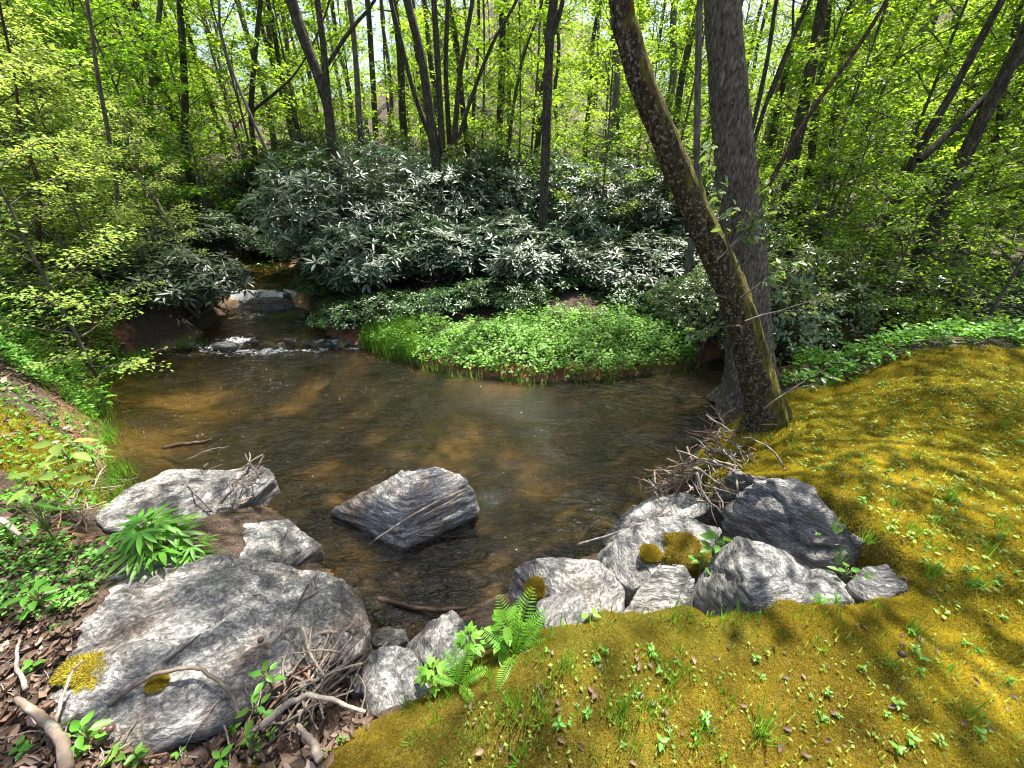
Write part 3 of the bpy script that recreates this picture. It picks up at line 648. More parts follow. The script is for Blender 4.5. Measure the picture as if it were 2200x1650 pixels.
def set_mat(me, mat):
    if len(me.materials) == 0: me.materials.append(mat)
for b, l in TALL + AIRY + MED: set_mat(b, M['branch']); set_mat(l, M['spring_far'])
for b, l in SAP: set_mat(b, M['branch']); set_mat(l, M['spring'])
for b, l in SAPM: set_mat(b, M['branch']); set_mat(l, M['maple'])
for b, l in SAPB: set_mat(b, M['branch']); set_mat(l, M['spring'])

# ------------------------------------------------------------------ trees the photograph shows singly
def tree(stems, label, mat, Htop=13.0, crown='airy', cs=1.0, sides=14, seed=0, furrow=.06, flare=0.0, name='tree', per_m=9, group=None, base=True, dead=False):
    """stems: list of (list of (px,py,Y,width_px)) from the base up; the first stem reaches the ground"""
    root = None
    for si, st in enumerate(stems):
        P = [AtY(a, b, Y) for a, b, Y, w in st]
        R = []
        for p, (a, b, Y, w) in zip(P, st):
            R.append(0.5 * w / FPX * to_px(p)[2] * (.95 if sides > 30 else .82))
        if si == 0 or base:
            d = P[0] - P[1]; g0 = gz(P[0][0], P[0][1])
            if P[0][2] > g0 - .02:
                s = (P[0][2] - g0 + .12) / max(-d[2], .15); foot = P[0] + d * min(s, 3.0) * np.array([.4, .4, 1]); foot[2] = gz(foot[0], foot[1]) - .12
                P.insert(0, foot); R.insert(0, R[0] * 1.15)
        if root is None:
            org = P[0].copy(); org[2] += .1; root = empty(name, tuple(org)); tag(root, label, 'tree', group)
        d = norm(P[-1] - P[-2]); top = P[-1].copy(); r = R[-1]; h = Htop * (1 if si == 0 else .85)
        while top[2] < h * .62 and not dead:
            d = norm(d * .8 + np.array([0, 0, .28])); top = top + d * 1.1; r *= .93; P.append(top.copy()); R.append(r)
        me = trunk_mesh('trunk', np.array(P) - org, R, sides, per_m, seed + si * 3, furrow, flare if si == 0 else 0)
        obj('trunk' if si == 0 else 'stem', me, mat, root)
        if crown and not dead:
            b, l = {'airy': AIRY, 'med': MED, 'tall': TALL}[crown][(seed + si) % 2]
            for nm, m_ in (('branches', b), ('crown', l)):
                c = obj(nm, m_, None, root, tuple(top - org - np.array([0, 0, .1]))); s_ = cs * (1 if si == 0 else .8); c.scale = (s_, s_, s_); c.rotation_euler = (0, 0, seed * 1.7 + si)
    return root

# twigs with leaves that grow from low on a trunk
def spray(parent_org, start, end, leaf, T, n, seed, r=.006, sag=.05):
    g = np.random.default_rng(seed); br = MB(); lv = MB(); start = np.asarray(start, float); end = np.asarray(end, float)
    v = end - start; L = np.linalg.norm(v); main = curve(start, end, 7, sag * L, .02 * L, g); br.tube(main, np.linspace(r, r * .3, 7), 5, cap=False)
    P, D = [], []
    ns = max(3, int(L / .12))
    for i in range(ns):
        t = .2 + .8 * (i + .5) / ns; k = t * 6; j = min(int(k), 5); q0 = main[j] + (main[j + 1] - main[j]) * (k - j)
        d = dirs_around(norm(v), np.array([(1 if i % 2 else -1) * g.uniform(.5, 1.1)]), g)[0]; d[2] += g.normal(0, .2); d = norm(d); l = L * (.4 - .25 * t) * g.uniform(.7, 1.2)
        tw = curve(q0, q0 + d * l, 4, .02, .01, g); br.tube(tw, np.linspace(r * .4, r * .2, 4), 3, cap=False)
        m = max(2, n // ns); tt = g.uniform(.2, 1.08, m); P.append(q0 + d * l * tt[:, None] + g.normal(0, .012, (m, 3)))
        dd = dirs_around(d, g.choice([-1, 1], m) * g.uniform(.3, 1.1, m), g); dd[:, 2] = g.normal(-.1, .3, m); D.append(norm(dd))
    P = np.concatenate(P); D = np.concatenate(D); nn = g.normal(0, .4, P.shape); nn[:, 2] += 1
    lv.inst(T, P, frames(D, nn), leaf * g.uniform(.6, 1.25, len(P)), g.random(len(P)))
    return br.mesh('twig', True), lv.mesh('leaves')

def px_stem(pts, Y0, Y1=None):
    n = len(pts); Y1 = Y0 if Y1 is None else Y1
    return [(a, b, Y0 + (Y1 - Y0) * i / (n - 1), w) for i, (a, b, w) in enumerate(pts)]

# leaning mossy trunk on the bank
mossy_base = W(1652, 893, .64)
t = tree([px_stem([(1652, 885, 84), (1632, 820, 74), (1605, 720, 76), (1562, 600, 72), (1497, 460, 68), (1438, 320, 62), (1385, 190, 58), (1352, 80, 58), (1335, 0, 56)], mossy_base[1], 2.85)],
         'leaning lichen covered trunk rooted in the golden moss, crossing the thick oak', M['bark_mossy'], 11, 'airy', .8, 40, 3, .11, .35, 'leaning_tree', 34)
org = np.array(t.location)
for i, (a, b, Ya, c, d_, Yb, n) in enumerate([(1600, 690, 2.5, 1790, 640, 2.75, 22), (1590, 640, 2.5, 1720, 560, 2.5, 20), (1570, 590, 2.5, 1520, 340, 2.4, 24), (1575, 600, 2.55, 1650, 400, 2.6, 26), (1560, 640, 2.55, 1400, 620, 2.6, 26), (1540, 560, 2.55, 1640, 470, 2.6, 20), (1640, 880, 2.4, 1780, 790, 2.5, 14), (1590, 700, 2.5, 1480, 720, 2.6, 20)]):
    b_, l_ = spray(org, AtY(a, b, Ya) - org, AtY(c, d_, Yb) - org, .052, T_OV3, n * 2, 400 + i)
    o = obj('shoot', b_, M['branch'], t); obj('leaves', l_, M['holly'], o)

# thick furrowed trunk behind it
big = W(1610, 832, .3)
oak = tree([px_stem([(1612, 830, 108), (1608, 740, 98), (1600, 600, 92), (1588, 450, 90), (1572, 300, 86), (1560, 150, 80), (1550, 0, 78)], big[1], 4.15)],
     'thickest trunk in the picture, straight with furrowed grey bark', M['bark_oak'], 15, 'airy', 1.15, 72, 5, .085, .3, 'oak_tree', 30)

for i, (p0, p1, n) in enumerate([((1.62, 4.2, 4.6), (5.4, 3.2, 5.7), 230), ((1.62, 4.2, 5.0), (4.3, 2.4, 5.3), 260), ((1.6, 4.25, 5.3), (3.1, 2.1, 5.9), 300), ((1.62, 4.2, 4.9), (6.0, 4.6, 6.2), 180), ((1.6, 4.25, 5.6), (.2, 2.9, 6.0), 160), ((1.6, 4.3, 5.8), (-1.2, 3.8, 6.6), 300)]):  # unseen oak limbs added above the frame so their leaves shade the ground
    oo = np.array(oak.location); b_, l_ = spray(oo, np.array(p0) - oo, np.array(p1) - oo, .115, T_OV, n, 450 + i, .035, .04)
    o = obj('shade_limb', b_, M['branch'], oak); obj('leaves', l_, M['spring'], o)
tree([px_stem([(716, 330, 28), (706, 240, 27), (682, 160, 29), (655, 90, 31), (625, 0, 32)], 9.0), px_stem([(712, 260, 18), (702, 180, 18), (694, 90, 17), (682, 0, 17)], 9.0), px_stem([(704, 140, 10), (735, 90, 10), (765, 50, 9), (805, 0, 8)], 9.0)],
     'forked dark trunk rising out of the rhododendrons left of centre', M['bark_dark'], 15, 'airy', 1.0, 16, 11, .08, 0, 'forked_tree', 10, base=False)
tree([px_stem([(775, 290, 17), (768, 180, 15), (760, 80, 14), (750, 0, 14)], 13)], 'slim pale reddish trunk just right of the forked tree', M['bark_grey'], 16, 'airy', 1.0, 12, 12, .07, 0, 'slender_tree', 8)
tree([px_stem([(936, 335, 27), (920, 220, 25), (905, 120, 24), (875, 0, 23)], 10), px_stem([(950, 320, 18), (943, 180, 17), (932, 0, 16)], 10), px_stem([(976, 310, 16), (985, 190, 14), (1000, 90, 13), (1015, 0, 12)], 10.2),
      px_stem([(926, 300, 14), (890, 200, 13), (862, 90, 12), (840, 0, 11)], 10.1), px_stem([(966, 310, 15), (958, 150, 13), (962, 0, 12)], 10.3), px_stem([(984, 300, 11), (1020, 190, 10), (1060, 90, 9), (1110, 0, 8)], 10.2)],
     'clump of six dark stems fanning out at the centre top', M['bark_dark'], 15, 'airy', .9, 12, 13, .07, 0, 'multi_stem_tree', 8, base=False)
tree([px_stem([(1168, 450, 28), (1172, 330, 27), (1177, 180, 26), (1182, 60, 27), (1190, 0, 27)], 7.8), px_stem([(1190, 70, 15), (1205, 20, 14), (1215, -40, 13)], 7.8)],
     'straight knobbly trunk right of centre standing behind the dark shrubs', M['bark_dark'], 14, 'airy', 1.0, 18, 14, .12, 0, 'straight_tree', 12, base=False)
tree([px_stem([(1085, 360, 11), (1095, 300, 10), (1103, 230, 9), (1125, 120, 8), (1160, 20, 7)], 10.5)], 'thin dark leaning stem between the clump and the knobbly trunk', M['bark_dark'], 9, 'airy', .5, 8, 15, .05, 0, 'young_tree', 6)
tree([px_stem([(608, 432, 9), (575, 330, 9), (535, 240, 8), (498, 150, 7), (473, 60, 6), (470, 0, 6)], 8.2)], 'thin pale bare sapling leaning left above the stream mouth', M['bark_grey'], 9, 'airy', .5, 8, 16, .05, 0, 'leaning_sapling', 6)
tree([px_stem([(1497, 420, 19), (1497, 300, 18), (1500, 150, 17), (1503, 0, 16)], 6.5)], 'slim grey trunk just left of the thick furrowed one', M['bark_grey'], 13, 'med', .9, 12, 17, .06, 0, 'slender_tree', 8)
tree([px_stem([(1596, 360, 12), (1625, 240, 12), (1650, 120, 11), (1668, 0, 10)], 6.5), px_stem([(1600, 370, 12), (1640, 240, 11), (1690, 110, 10), (1740, 0, 9)], 6.6), px_stem([(1655, 210, 8), (1700, 90, 7), (1705, 0, 6)], 6.6)],
     'fan of thin dark stems right behind the thick furrowed trunk', M['bark_dark'], 10, 'airy', .6, 9, 18, .05, 0, 'multi_stem_tree', 8, base=False)
tree([px_stem([(1680, 480, 34), (1705, 340, 31), (1728, 220, 29), (1750, 110, 27), (1768, 0, 26)], 8.2)], 'stout dark trunk right of the thick furrowed one', M['bark_dark'], 14, 'med', 1.15, 14, 19, .07, 0, 'leaning_tree', 8)
tree([px_stem([(1735, 400, 20), (1752, 240, 19), (1770, 110, 18), (1782, 0, 17)], 9.4)], 'slender dark trunk close behind the stout dark trunk', M['bark_dark'], 14, 'med', 1.1, 12, 20, .07, 0, 'slender_tree', 8)
tree([px_stem([(1780, 380, 19), (1795, 240, 18), (1812, 110, 17), (1830, 0, 16)], 10)], 'third dark trunk of the row right of the thick oak', M['bark_dark'], 14, 'med', 1.1, 12, 21, .07, 0, 'slender_tree', 8)
tree([px_stem([(1590, 520, 14), (1640, 420, 14), (1695, 320, 13), (1760, 215, 12), (1830, 120, 11), (1905, 0, 10)], 4.9, 5.2)], 'reddish brown stem leaning far right in front of the dark trunks', M['bark_red'], 8, 'airy', .5, 12, 22, .06, 0, 'leaning_sapling', 12)
tree([px_stem([(1886, 600, 27), (1905, 510, 26), (1930, 425, 24), (1965, 340, 22), (2010, 260, 20), (2050, 190, 18)], 6.4)], 'mottled leaning trunk at the right, left of its thicker neighbour', M['bark_dark'], 11, 'airy', .9, 14, 23, .08, 0, 'leaning_tree', 10)
tree([px_stem([(1960, 610, 44), (2000, 500, 40), (2045, 400, 37), (2095, 290, 34), (2150, 180, 32), (2210, 60, 30)], 5.9), px_stem([(1975, 345, 22), (2040, 285, 20), (2110, 215, 18), (2200, 120, 16)], 6.0)],
     'thick mottled trunk leaning to the right edge with a low side limb', M['bark_dark'], 11, 'airy', .9, 18, 24, .08, 0, 'leaning_tree', 10, base=False)
tree([px_stem([(2135, 330, 16), (2150, 230, 15), (2170, 120, 14), (2195, 0, 13)], 9)], 'slim dark trunk at the right edge behind the leaning pair', M['bark_dark'], 13, 'med', 1.0, 10, 25, .06, 0, 'slender_tree', 8)
tree([px_stem([(262, 470, 10), (250, 400, 10), (235, 300, 10), (208, 150, 9), (190, 20, 8)], 6.6)], 'thin pale sapling trunk rising through the left foliage', M['bark_grey'], 9, 'airy', .5, 8, 26, .05, 0, 'young_tree', 8)
tree([px_stem([(88, 600, 11), (82, 490, 10), (84, 400, 10), (62, 330, 8), (40, 250, 7), (30, 160, 6)], 5.0)], 'reddish sapling stem nearest the left edge', M['bark_red'], 6, 'airy', .45, 10, 27, .05, 0, 'young_tree', 10)
tree([px_stem([(370, 495, 11), (330, 425, 11), (285, 360, 10)], 7.2)], 'broken pale leaning pole in the left thicket', M['bark_grey'], 4, None, .4, 8, 28, .05, 0, 'dead_pole', 8, dead=True)
tree([px_stem([(400, 330, 18), (398, 220, 17), (392, 100, 16), (385, 0, 15)], 11)], 'dark trunk in the left woods above the overhanging shrubs', M['bark_dark'], 14, 'airy', 1, 10, 29, .06, 0, 'slender_tree', 8)
tree([px_stem([(548, 330, 14), (540, 235, 15), (548, 120, 13), (560, 0, 12)], 12), px_stem([(540, 240, 8), (590, 200, 7), (640, 150, 5)], 12)], 'dark crooked trunk behind the thin bare sapling', M['bark_dark'], 14, 'airy', 1, 10, 30, .09, 0, 'crooked_tree', 8, base=False)
tree([px_stem([(330, 360, 13), (322, 250, 12), (330, 120, 12), (345, 0, 11)], 12)], 'slim grey trunk in the upper left woods', M['bark_grey'], 14, 'airy', 1, 10, 31, .06, 0, 'slender_tree', 8)
tree([px_stem([(100, 260, 20), (72, 150, 19), (45, 60, 18), (20, -20, 17)], 8.5)], 'dark trunk leaning out at the top left corner', M['bark_dark'], 13, 'airy', .9, 10, 32, .06, 0, 'leaning_tree', 8)

# ------------------------------------------------------------------ saplings and background woods
def place(tree_name, pair, x, y, s, rz, label, group, trunk=None, cat='tree', tall=0.0):
    z = gz(x, y); r = empty(tree_name, (x, y, z - .05)); tag(r, label, cat, group)
    r.rotation_euler = (0, 0, rz); r.scale = (s, s, s)
    if trunk is not None: obj('trunk', trunk, None, r)
    for nm, m_ in (('branches', pair[0]), ('crown', pair[1])): obj(nm, m_, None, r, (0, 0, tall))
    return r
def zone(px):
    for lim, s in ((230, 'at the far left edge'), (450, 'on the left above the bank'), (640, 'above the stream mouth'), (850, 'behind the forked trunk'), (1060, 'behind the six stemmed clump'),
                   (1320, 'behind the knobbly straight trunk'), (1640, 'behind the lichen covered leaning trunk'), (1870, 'behind the row of dark trunks'), (9999, 'at the far right edge')):
        if px < lim: return s
# straight trunks for background trees
TRK = []
for i in range(4):
    g = np.random.default_rng(200 + i); z = np.linspace(-.3, 8.2, 7); p = np.stack([np.cumsum(g.normal(0, .1, 7)), np.cumsum(g.normal(0, .1, 7)), z], 1); p -= p[1] * np.array([1, 1, 0])
    me = trunk_mesh('background_trunk', p, np.linspace(.12, .07, 7), 9, 4, i, .06); me.materials.append(M[['bark_dark', 'bark_grey', 'bark_dark', 'bark_dark'][i]]); TRK.append((me, p[-1]))
g = np.random.default_rng(77)
n_bg = 0
cells = [(u, Y) for Y in (13, 16.5, 20, 25, 31, 38, 47) for u in np.arange(-1.45, 1.5, 0.13 if Y < 26 else .13)]
for (u, Y) in cells:
    Yj = Y + g.uniform(-1.5, 1.5); x = (u + g.uniform(-.08, .08)) * Yj * 1.0; px = to_px((x, Yj, 3))[0]
    if abs(x) > 55: continue
    k = int(g.integers(0, 4)); me, top = TRK[k]; s = g.uniform(.75, 1.25); z = gz(x, Yj)
    r = empty('woodland_tree', (x, Yj, z)); n_bg += 1
    dist = 'nearer' if Y < 18 else ('mid distance' if Y < 30 else 'farthest')
    tag(r, '%s slim forest tree %s' % (dist, zone(px)), 'tree', 'background forest trees, %s, %s' % (dist, zone(px)))
    r.scale = (s, s, s * g.uniform(.9, 1.2)); r.rotation_euler = (g.normal(0, .03), g.normal(0, .04), g.uniform(0, 6.28))
    obj('trunk', me, None, r)
    b, l = AIRY[k % 2] if Yj < 19 else TALL[k % 3]
    zt = float(top[2]) - .2
    obj('branches', b, None, r, (top[0], top[1], zt)); obj('crown', l, None, r, (top[0], top[1], zt))
# understory
und = []
for (u, Y) in [(u, Y) for Y in (11.5, 14.5, 18, 22, 27, 33, 40, 48, 57, 68) for u in np.arange(-1.4, 1.45, .13)]:
    Yj = Y + g.uniform(-1.2, 1.2); x = (u + g.uniform(-.07, .07)) * Yj
    if Yj < 13.2 and -6 < x < 3.5: continue
    und.append((x, Yj, g.uniform(.8, 1.35) * (1 + max(0, Y - 24) * .02), 'SAP', None))
for (px, Y, s, k, lb) in [(30, 4.2, .75, 'PALE', 'pale yellow green sapling nearest the left edge of the picture'), (120, 5.4, .8, 'PALE', 'pale sapling beside the reddish stem on the left bank'), (-150, 4.6, .9, 'PALE', 'pale sapling mostly cut off by the left edge, front one'),
        (60, 6.6, .95, 'PALE', 'tall pale sapling behind the reddish stem on the left bank'), (210, 6.6, .8, 'PALE', 'pale sapling at the thin pale trunk on the left'), (290, 8.2, .95, 'M', 'maple sapling over the left rhododendrons, front one'), (150, 8.6, 1.0, 'PALE', 'pale sapling farther up the left bank'),
        (380, 8.8, .9, 'M', 'maple sapling behind the broken pale pole'), (330, 10.5, 1.1, 'M', 'maple sapling by the slim grey trunk in the upper left woods'), (-80, 7.4, 1.1, 'PALE', 'tall pale sapling at the upper left edge'), (450, 10.5, .95, 'M', 'maple sapling left of the thin bare leaning sapling'),
        (-260, 6, 1.1, 'PALE', 'pale sapling mostly cut off by the left edge, rear one'), (240, 10.5, 1.1, 'M', 'maple sapling behind the thin pale trunk on the left'), (60, 9.6, 1.15, 'M', 'maple sapling below the dark trunk of the top left corner'), (-300, 9, 1.2, 'M', 'maple sapling mostly cut off by the upper left edge'),
        (330, 6.9, .55, 'PALE', 'low pale sapling just behind the left overhanging rhododendron'), (170, 5.6, .6, 'PALE', 'low pale sapling above the red clay cut of the left bank'), (10, 5.4, .9, 'PALE', 'pale sapling filling the left edge behind the nearest one'), (250, 7.4, .8, 'PALE', 'pale sapling between the thin pale trunk and the broken pole'), (100, 7.4, .9, 'PALE', 'pale sapling between the reddish stem and the thin pale trunk'),
        (2120, 5.4, .6, 'B', 'low broad leaved sapling at the back of the moss near the right edge'), (1870, 5.6, .6, 'B', 'low broad leaved sapling left of the mottled leaning trunk'), (1720, 7.2, .8, 'SAP', 'spring green sapling behind the pale leaved shrubs'), (1980, 7.6, .9, 'SAP', 'spring green sapling between the two mottled leaning trunks'), (2140, 9.0, 1.1, 'SAP', 'spring green sapling at the slim dark trunk of the right edge'),
        (1290, 9.0, .8, 'SAP', 'spring green sapling just right of the knobbly straight trunk'), (1420, 10.5, .9, 'SAP', 'spring green sapling left of the lichen covered leaning trunk top'), (1120, 11, .9, 'SAP', 'spring green sapling just left of the knobbly straight trunk'),
        (1660, 6.0, .55, 'B', 'small broad leaved sapling close right of the thick furrowed trunk'), (1800, 6.2, .7, 'B', 'broad leaved sapling behind the middle of the moss bank'), (1960, 5.2, .7, 'B', 'broad leaved sapling in front of the thick mottled leaning trunk'), (2080, 6.8, .9, 'B', 'broad leaved sapling right behind the thick mottled leaning trunk'),
        (2240, 4.6, .85, 'B', 'broad leaved sapling nearest the right edge of the picture'), (2180, 7.6, 1.0, 'SAP', 'spring green sapling at the right edge behind the broad leaved one'), (1900, 8.0, 1.0, 'SAP', 'spring green sapling left behind the mottled leaning trunk'), (1760, 8.8, 1.0, 'SAP', 'spring green sapling among the row of dark trunks'),
        (2350, 6.0, 1.1, 'B', 'broad leaved sapling mostly cut off by the right edge'), (2280, 8.5, 1.2, 'SAP', 'spring green sapling mostly cut off by the right edge, front one'), (1650, 9.2, .9, 'SAP', 'spring green sapling behind the fan of thin dark stems'), (2020, 9.5, 1.1, 'SAP', 'spring green sapling behind the side limb of the thick leaning trunk'), (2480, 8, 1.2, 'SAP', 'spring green sapling mostly cut off by the right edge, rear one')]:
    if Y < 7: s *= .85
    d = ray(px, 500); x = d[0] / d[1] * Y; und.append((x, Y, s, k, lb))
PALE = [crown_mesh('pale_sapling%d' % i, 130 + i, 5.4, .033, 28, .06, 2.0, .2, 6200, .078, T_OV, 7, .35, prof_s) for i in range(2)]
for b, l in PALE: set_mat(b, M['branch']); set_mat(l, M['pale'])
for (x, Y, s, k, lb) in und:
    px = to_px((x, Y, 2.5))[0]; dist = 'nearest' if Y < 7 else ('nearer' if Y < 13 else ('mid distance' if Y < 24 else 'farthest'))
    pair = {'SAP': SAP, 'PALE': PALE, 'M': SAPM, 'B': SAPB}[k]; pair = pair[int(g.integers(0, len(pair)))]
    kind = {'SAP': 'spring green sapling', 'PALE': 'pale yellow green sapling', 'M': 'maple sapling with layered leaves', 'B': 'broad leaved sapling'}[k]
    place('sapling', pair, x, Y, s, g.uniform(0, 6.28), lb or '%s %s %s' % (dist, kind, zone(px)), 'near saplings' if lb else '%s saplings %s' % (dist, zone(px)))

# ------------------------------------------------------------------ rhododendrons and other shrubs
def bush_mesh(name, seed, R, H, n_wh, leaf, T=T_RH, per=8, el=0.25):
    g = np.random.default_rng(seed); st = MB(); lv = MB()
    u = norm(g.normal(0, 1, (n_wh, 3))); u[:, 2] = np.abs(u[:, 2]) * 1.1 - .22; u = norm(u)
    lump = 1 + .3 * fbm(u * 1.9 + seed, 3, seed)
    rr_ = lump * (0.45 + .55 * g.random(n_wh) ** .4)
    P = u * rr_[:, None] * np.array([R, R, H * .62]) + np.array([0, 0, H * .40])
    P[:, 2] = np.maximum(P[:, 2], .05 + .15 * g.random(n_wh))
    axis = norm(u * .7 + np.array([0, 0, .8]) + g.normal(0, .28, (n_wh, 3)))
    a = norm(np.cross(axis, g.normal(0, 1, (n_wh, 3)))); b = np.cross(axis, a)
    for j in range(per):
        th = 2 * np.pi * j / per + g.uniform(-.25, .25, n_wh); e = el + g.normal(0, .28, n_wh)
        rad = np.cos(th)[:, None] * a + np.sin(th)[:, None] * b
        d = rad * np.cos(e)[:, None] + axis * np.sin(e)[:, None]; nn = axis * np.cos(e)[:, None] - rad * np.sin(e)[:, None]
        keep = g.random(n_wh) < .9
        lv.inst(T, P[keep] + d[keep] * .012, frames(d, nn)[keep], (leaf * g.uniform(.6, 1.15, n_wh))[keep], g.random(n_wh)[keep])
    for i in range(16):
        k = g.integers(0, n_wh); e = P[k] * np.array([.8, .8, .85]); s0 = np.array([g.normal(0, .1), g.normal(0, .1), -.1]) * np.array([R, R, 1])
        st.tube(curve(s0, e, 6, .1 * g.normal(), .03, g), np.linspace(.022, .007, 6), 5, cap=False)
    for i in range(n_wh):
        q = P[i] - axis[i] * .16 - np.array([u[i][0], u[i][1], 0]) * .1
        st.tube(np.array([q, P[i]]), [.005, .004], 3, cap=False)
    return st.mesh(name + '_stems', True), lv.mesh(name + '_leaves')
RH = {}
for nm, R, H, n in (('s', .75, 1.0, 420), ('m', 1.15, 1.7, 850), ('l', 1.6, 2.5, 1450)):
    RH[nm] = [bush_mesh('rhodo_%s%d' % (nm, i), 300 + i + int(R * 100), R, H, n, .142) for i in range(2)]
    for b, l in RH[nm]: set_mat(b, M['branch']); set_mat(l, M['rhodo'])
HB = [bush_mesh('hobble%d' % i, 340 + i, .55, .62, 330, .085, leaf_t(.19, 3, .2, .2, .8), 5, .3) for i in range(2)]
for b, l in HB: set_mat(b, M['branch']); set_mat(l, M['hobble'])
SH = [bush_mesh('shrub%d' % i, 360 + i, .85, 1.35, 480, .072, leaf_t(.26, 3, .2, .2, .8), 5, .2) for i in range(2)]
for b, l in SH: set_mat(b, M['branch']); set_mat(l, M['holly'])
def bush(px, pyt, Y, hw, label, kind=None, nm='rhododendron', dx=0.0):
    p = AtY(px, pyt, Y); x = p[0]; z0 = gz(x, Y); H = max(.45, p[2] - z0)
    if kind is None: kind = 's' if H < 1.25 else ('m' if H < 2.0 else 'l')
    if kind in ('s', 'm', 'l'): H *= 1.1
    R0, H0 = {'s': (.75, 1.0), 'm': (1.15, 1.7), 'l': (1.6, 2.5), 'hb': (.55, .62), 'sh': (.85, 1.35)}[kind]
    src = {'hb': HB, 'sh': SH}.get(kind) or RH[kind]; pair = src[int(g.integers(0, 2))]
    r = empty(nm, (x, Y, z0)); tag(r, label, 'shrub', {'hb': 'low glossy shrubs by the stream', 'sh': 'leafy shrubs on the right'}.get(kind, 'rhododendron thicket'))
    sx = np.clip(hw / R0, .7, 1.35); r.scale = (sx, sx, np.clip(H / (H0 * 1.05), .6, 1.6)); r.rotation_euler = (0, 0, g.uniform(0, 6.28))
    obj('stems', pair[0], None, r); obj('foliage', pair[1], None, r); return r
for a in [
    (350, 545, 6.2, .95, 'dark rhododendron overhanging the left side of the riffle'),
    (300, 560, 6.7, .8, 'rhododendron just left of the one overhanging the riffle'),
    (420, 470, 8.8, 1.1, 'rhododendron behind the left overhanging bush beside the stream mouth'),
    (365, 470, 8.2, 1.1, 'rhododendron in the left thicket under the maple saplings'),
    (540, 450, 11.6, 1.4, 'rhododendron arching over the dark mouth of the stream'),
    (655, 480, 9.0, 1.0, 'rhododendron on the right side of the stream mouth'),
    (700, 345, 8.3, 1.5, 'tallest pale shining rhododendron right of the stream mouth'),
    (765, 500, 6.9, 1.1, 'shining rhododendron low on the right bank of the riffle'),
    (840, 440, 8.2, 1.3, 'rhododendron beneath the six stemmed clump, left side'),
    (930, 345, 10.2, 1.6, 'rhododendron hiding the foot of the six stemmed clump'),
    (950, 490, 7.5, 1.2, 'rhododendron above the grassy left end of the green patch'),
    (1060, 470, 7.9, 1.2, 'rhododendron between the clump and the knobbly trunk'),
    (1070, 345, 11.2, 1.6, 'rhododendron behind the thin dark leaning stem'),
    (1150, 500, 7.3, 1.1, 'rhododendron in front of the knobbly trunk'),
    (1240, 345, 11.3, 1.7, 'rhododendron far right of the knobbly trunk'),
    (1260, 440, 9.0, 1.4, 'rhododendron right of the foot of the knobbly trunk'),
    (1320, 520, 7.4, 1.0, 'rhododendron above the right end of the green patch'),
    (1390, 400, 9.6, 1.5, 'rhododendron seen left of the leaning mossy trunk'),
    (1440, 510, 7.8, 1.0, 'rhododendron tucked just left of the leaning mossy trunk'),
    (1500, 440, 9.2, 1.4, 'rhododendron seen between the two large right trunks'),
    (600, 330, 12.6, 1.7, 'rhododendron behind the bare leaning sapling'),
    (690, 290, 14.3, 1.8, 'rhododendron at the foot of the forked trunk'),
    (800, 300, 13.0, 1.8, 'rhododendron behind the slim pale trunk'),
    (860, 330, 12.0, 1.6, 'rhododendron left of the six stemmed clump, far row'),
    (480, 360, 12.2, 1.6, 'rhododendron in shade left of the bare leaning sapling'),
    (1010, 310, 14.4, 1.8, 'far rhododendron just right of the six stemmed clump'),
    (1150, 320, 14.8, 1.8, 'far rhododendron directly behind the knobbly trunk'),
    (1310, 330, 14.2, 1.8, 'far rhododendron left of the leaning mossy trunk top'),
    (1440, 350, 13.6, 1.8, 'far rhododendron behind the leaning mossy trunk'),
    (1580, 430, 9.8, 1.5, 'rhododendron behind the thick furrowed trunk'),
    (1680, 470, 9.2, 1.4, 'rhododendron at the foot of the stout dark trunk'),
]: bush(*a)
for a in [(735, 655, 6.0, .5, 'low glossy shrub at the water edge below the shining rhododendron'), (800, 625, 6.2, .6, 'low glossy shrub left end above the grass tufts'), (880, 620, 6.4, .6, 'second low glossy shrub behind the grass tufts'),
          (960, 615, 6.4, .6, 'low glossy shrub behind the left half of the green patch'), (1040, 590, 6.6, .6, 'low glossy shrub behind the middle of the green patch'), (1120, 620, 6.3, .5, 'low glossy shrub nearest the back of the green patch'),
          (1180, 570, 6.9, .6, 'low glossy shrub left of the bare leaf litter bank'), (1350, 600, 6.6, .6, 'low glossy shrub right of the bare leaf litter bank'), (1430, 620, 6.2, .6, 'low glossy shrub behind the right end of the green patch'), (1490, 610, 6.3, .55, 'low glossy shrub beside the leaning trunk'),
          (1260, 560, 7.2, .6, 'low glossy shrub above the bare leaf litter bank'), (690, 635, 7.2, .45, 'low mossy shrub beside the ledge in the stream')]:
    bush(*a[:5], 'hb', 'low_shrub')
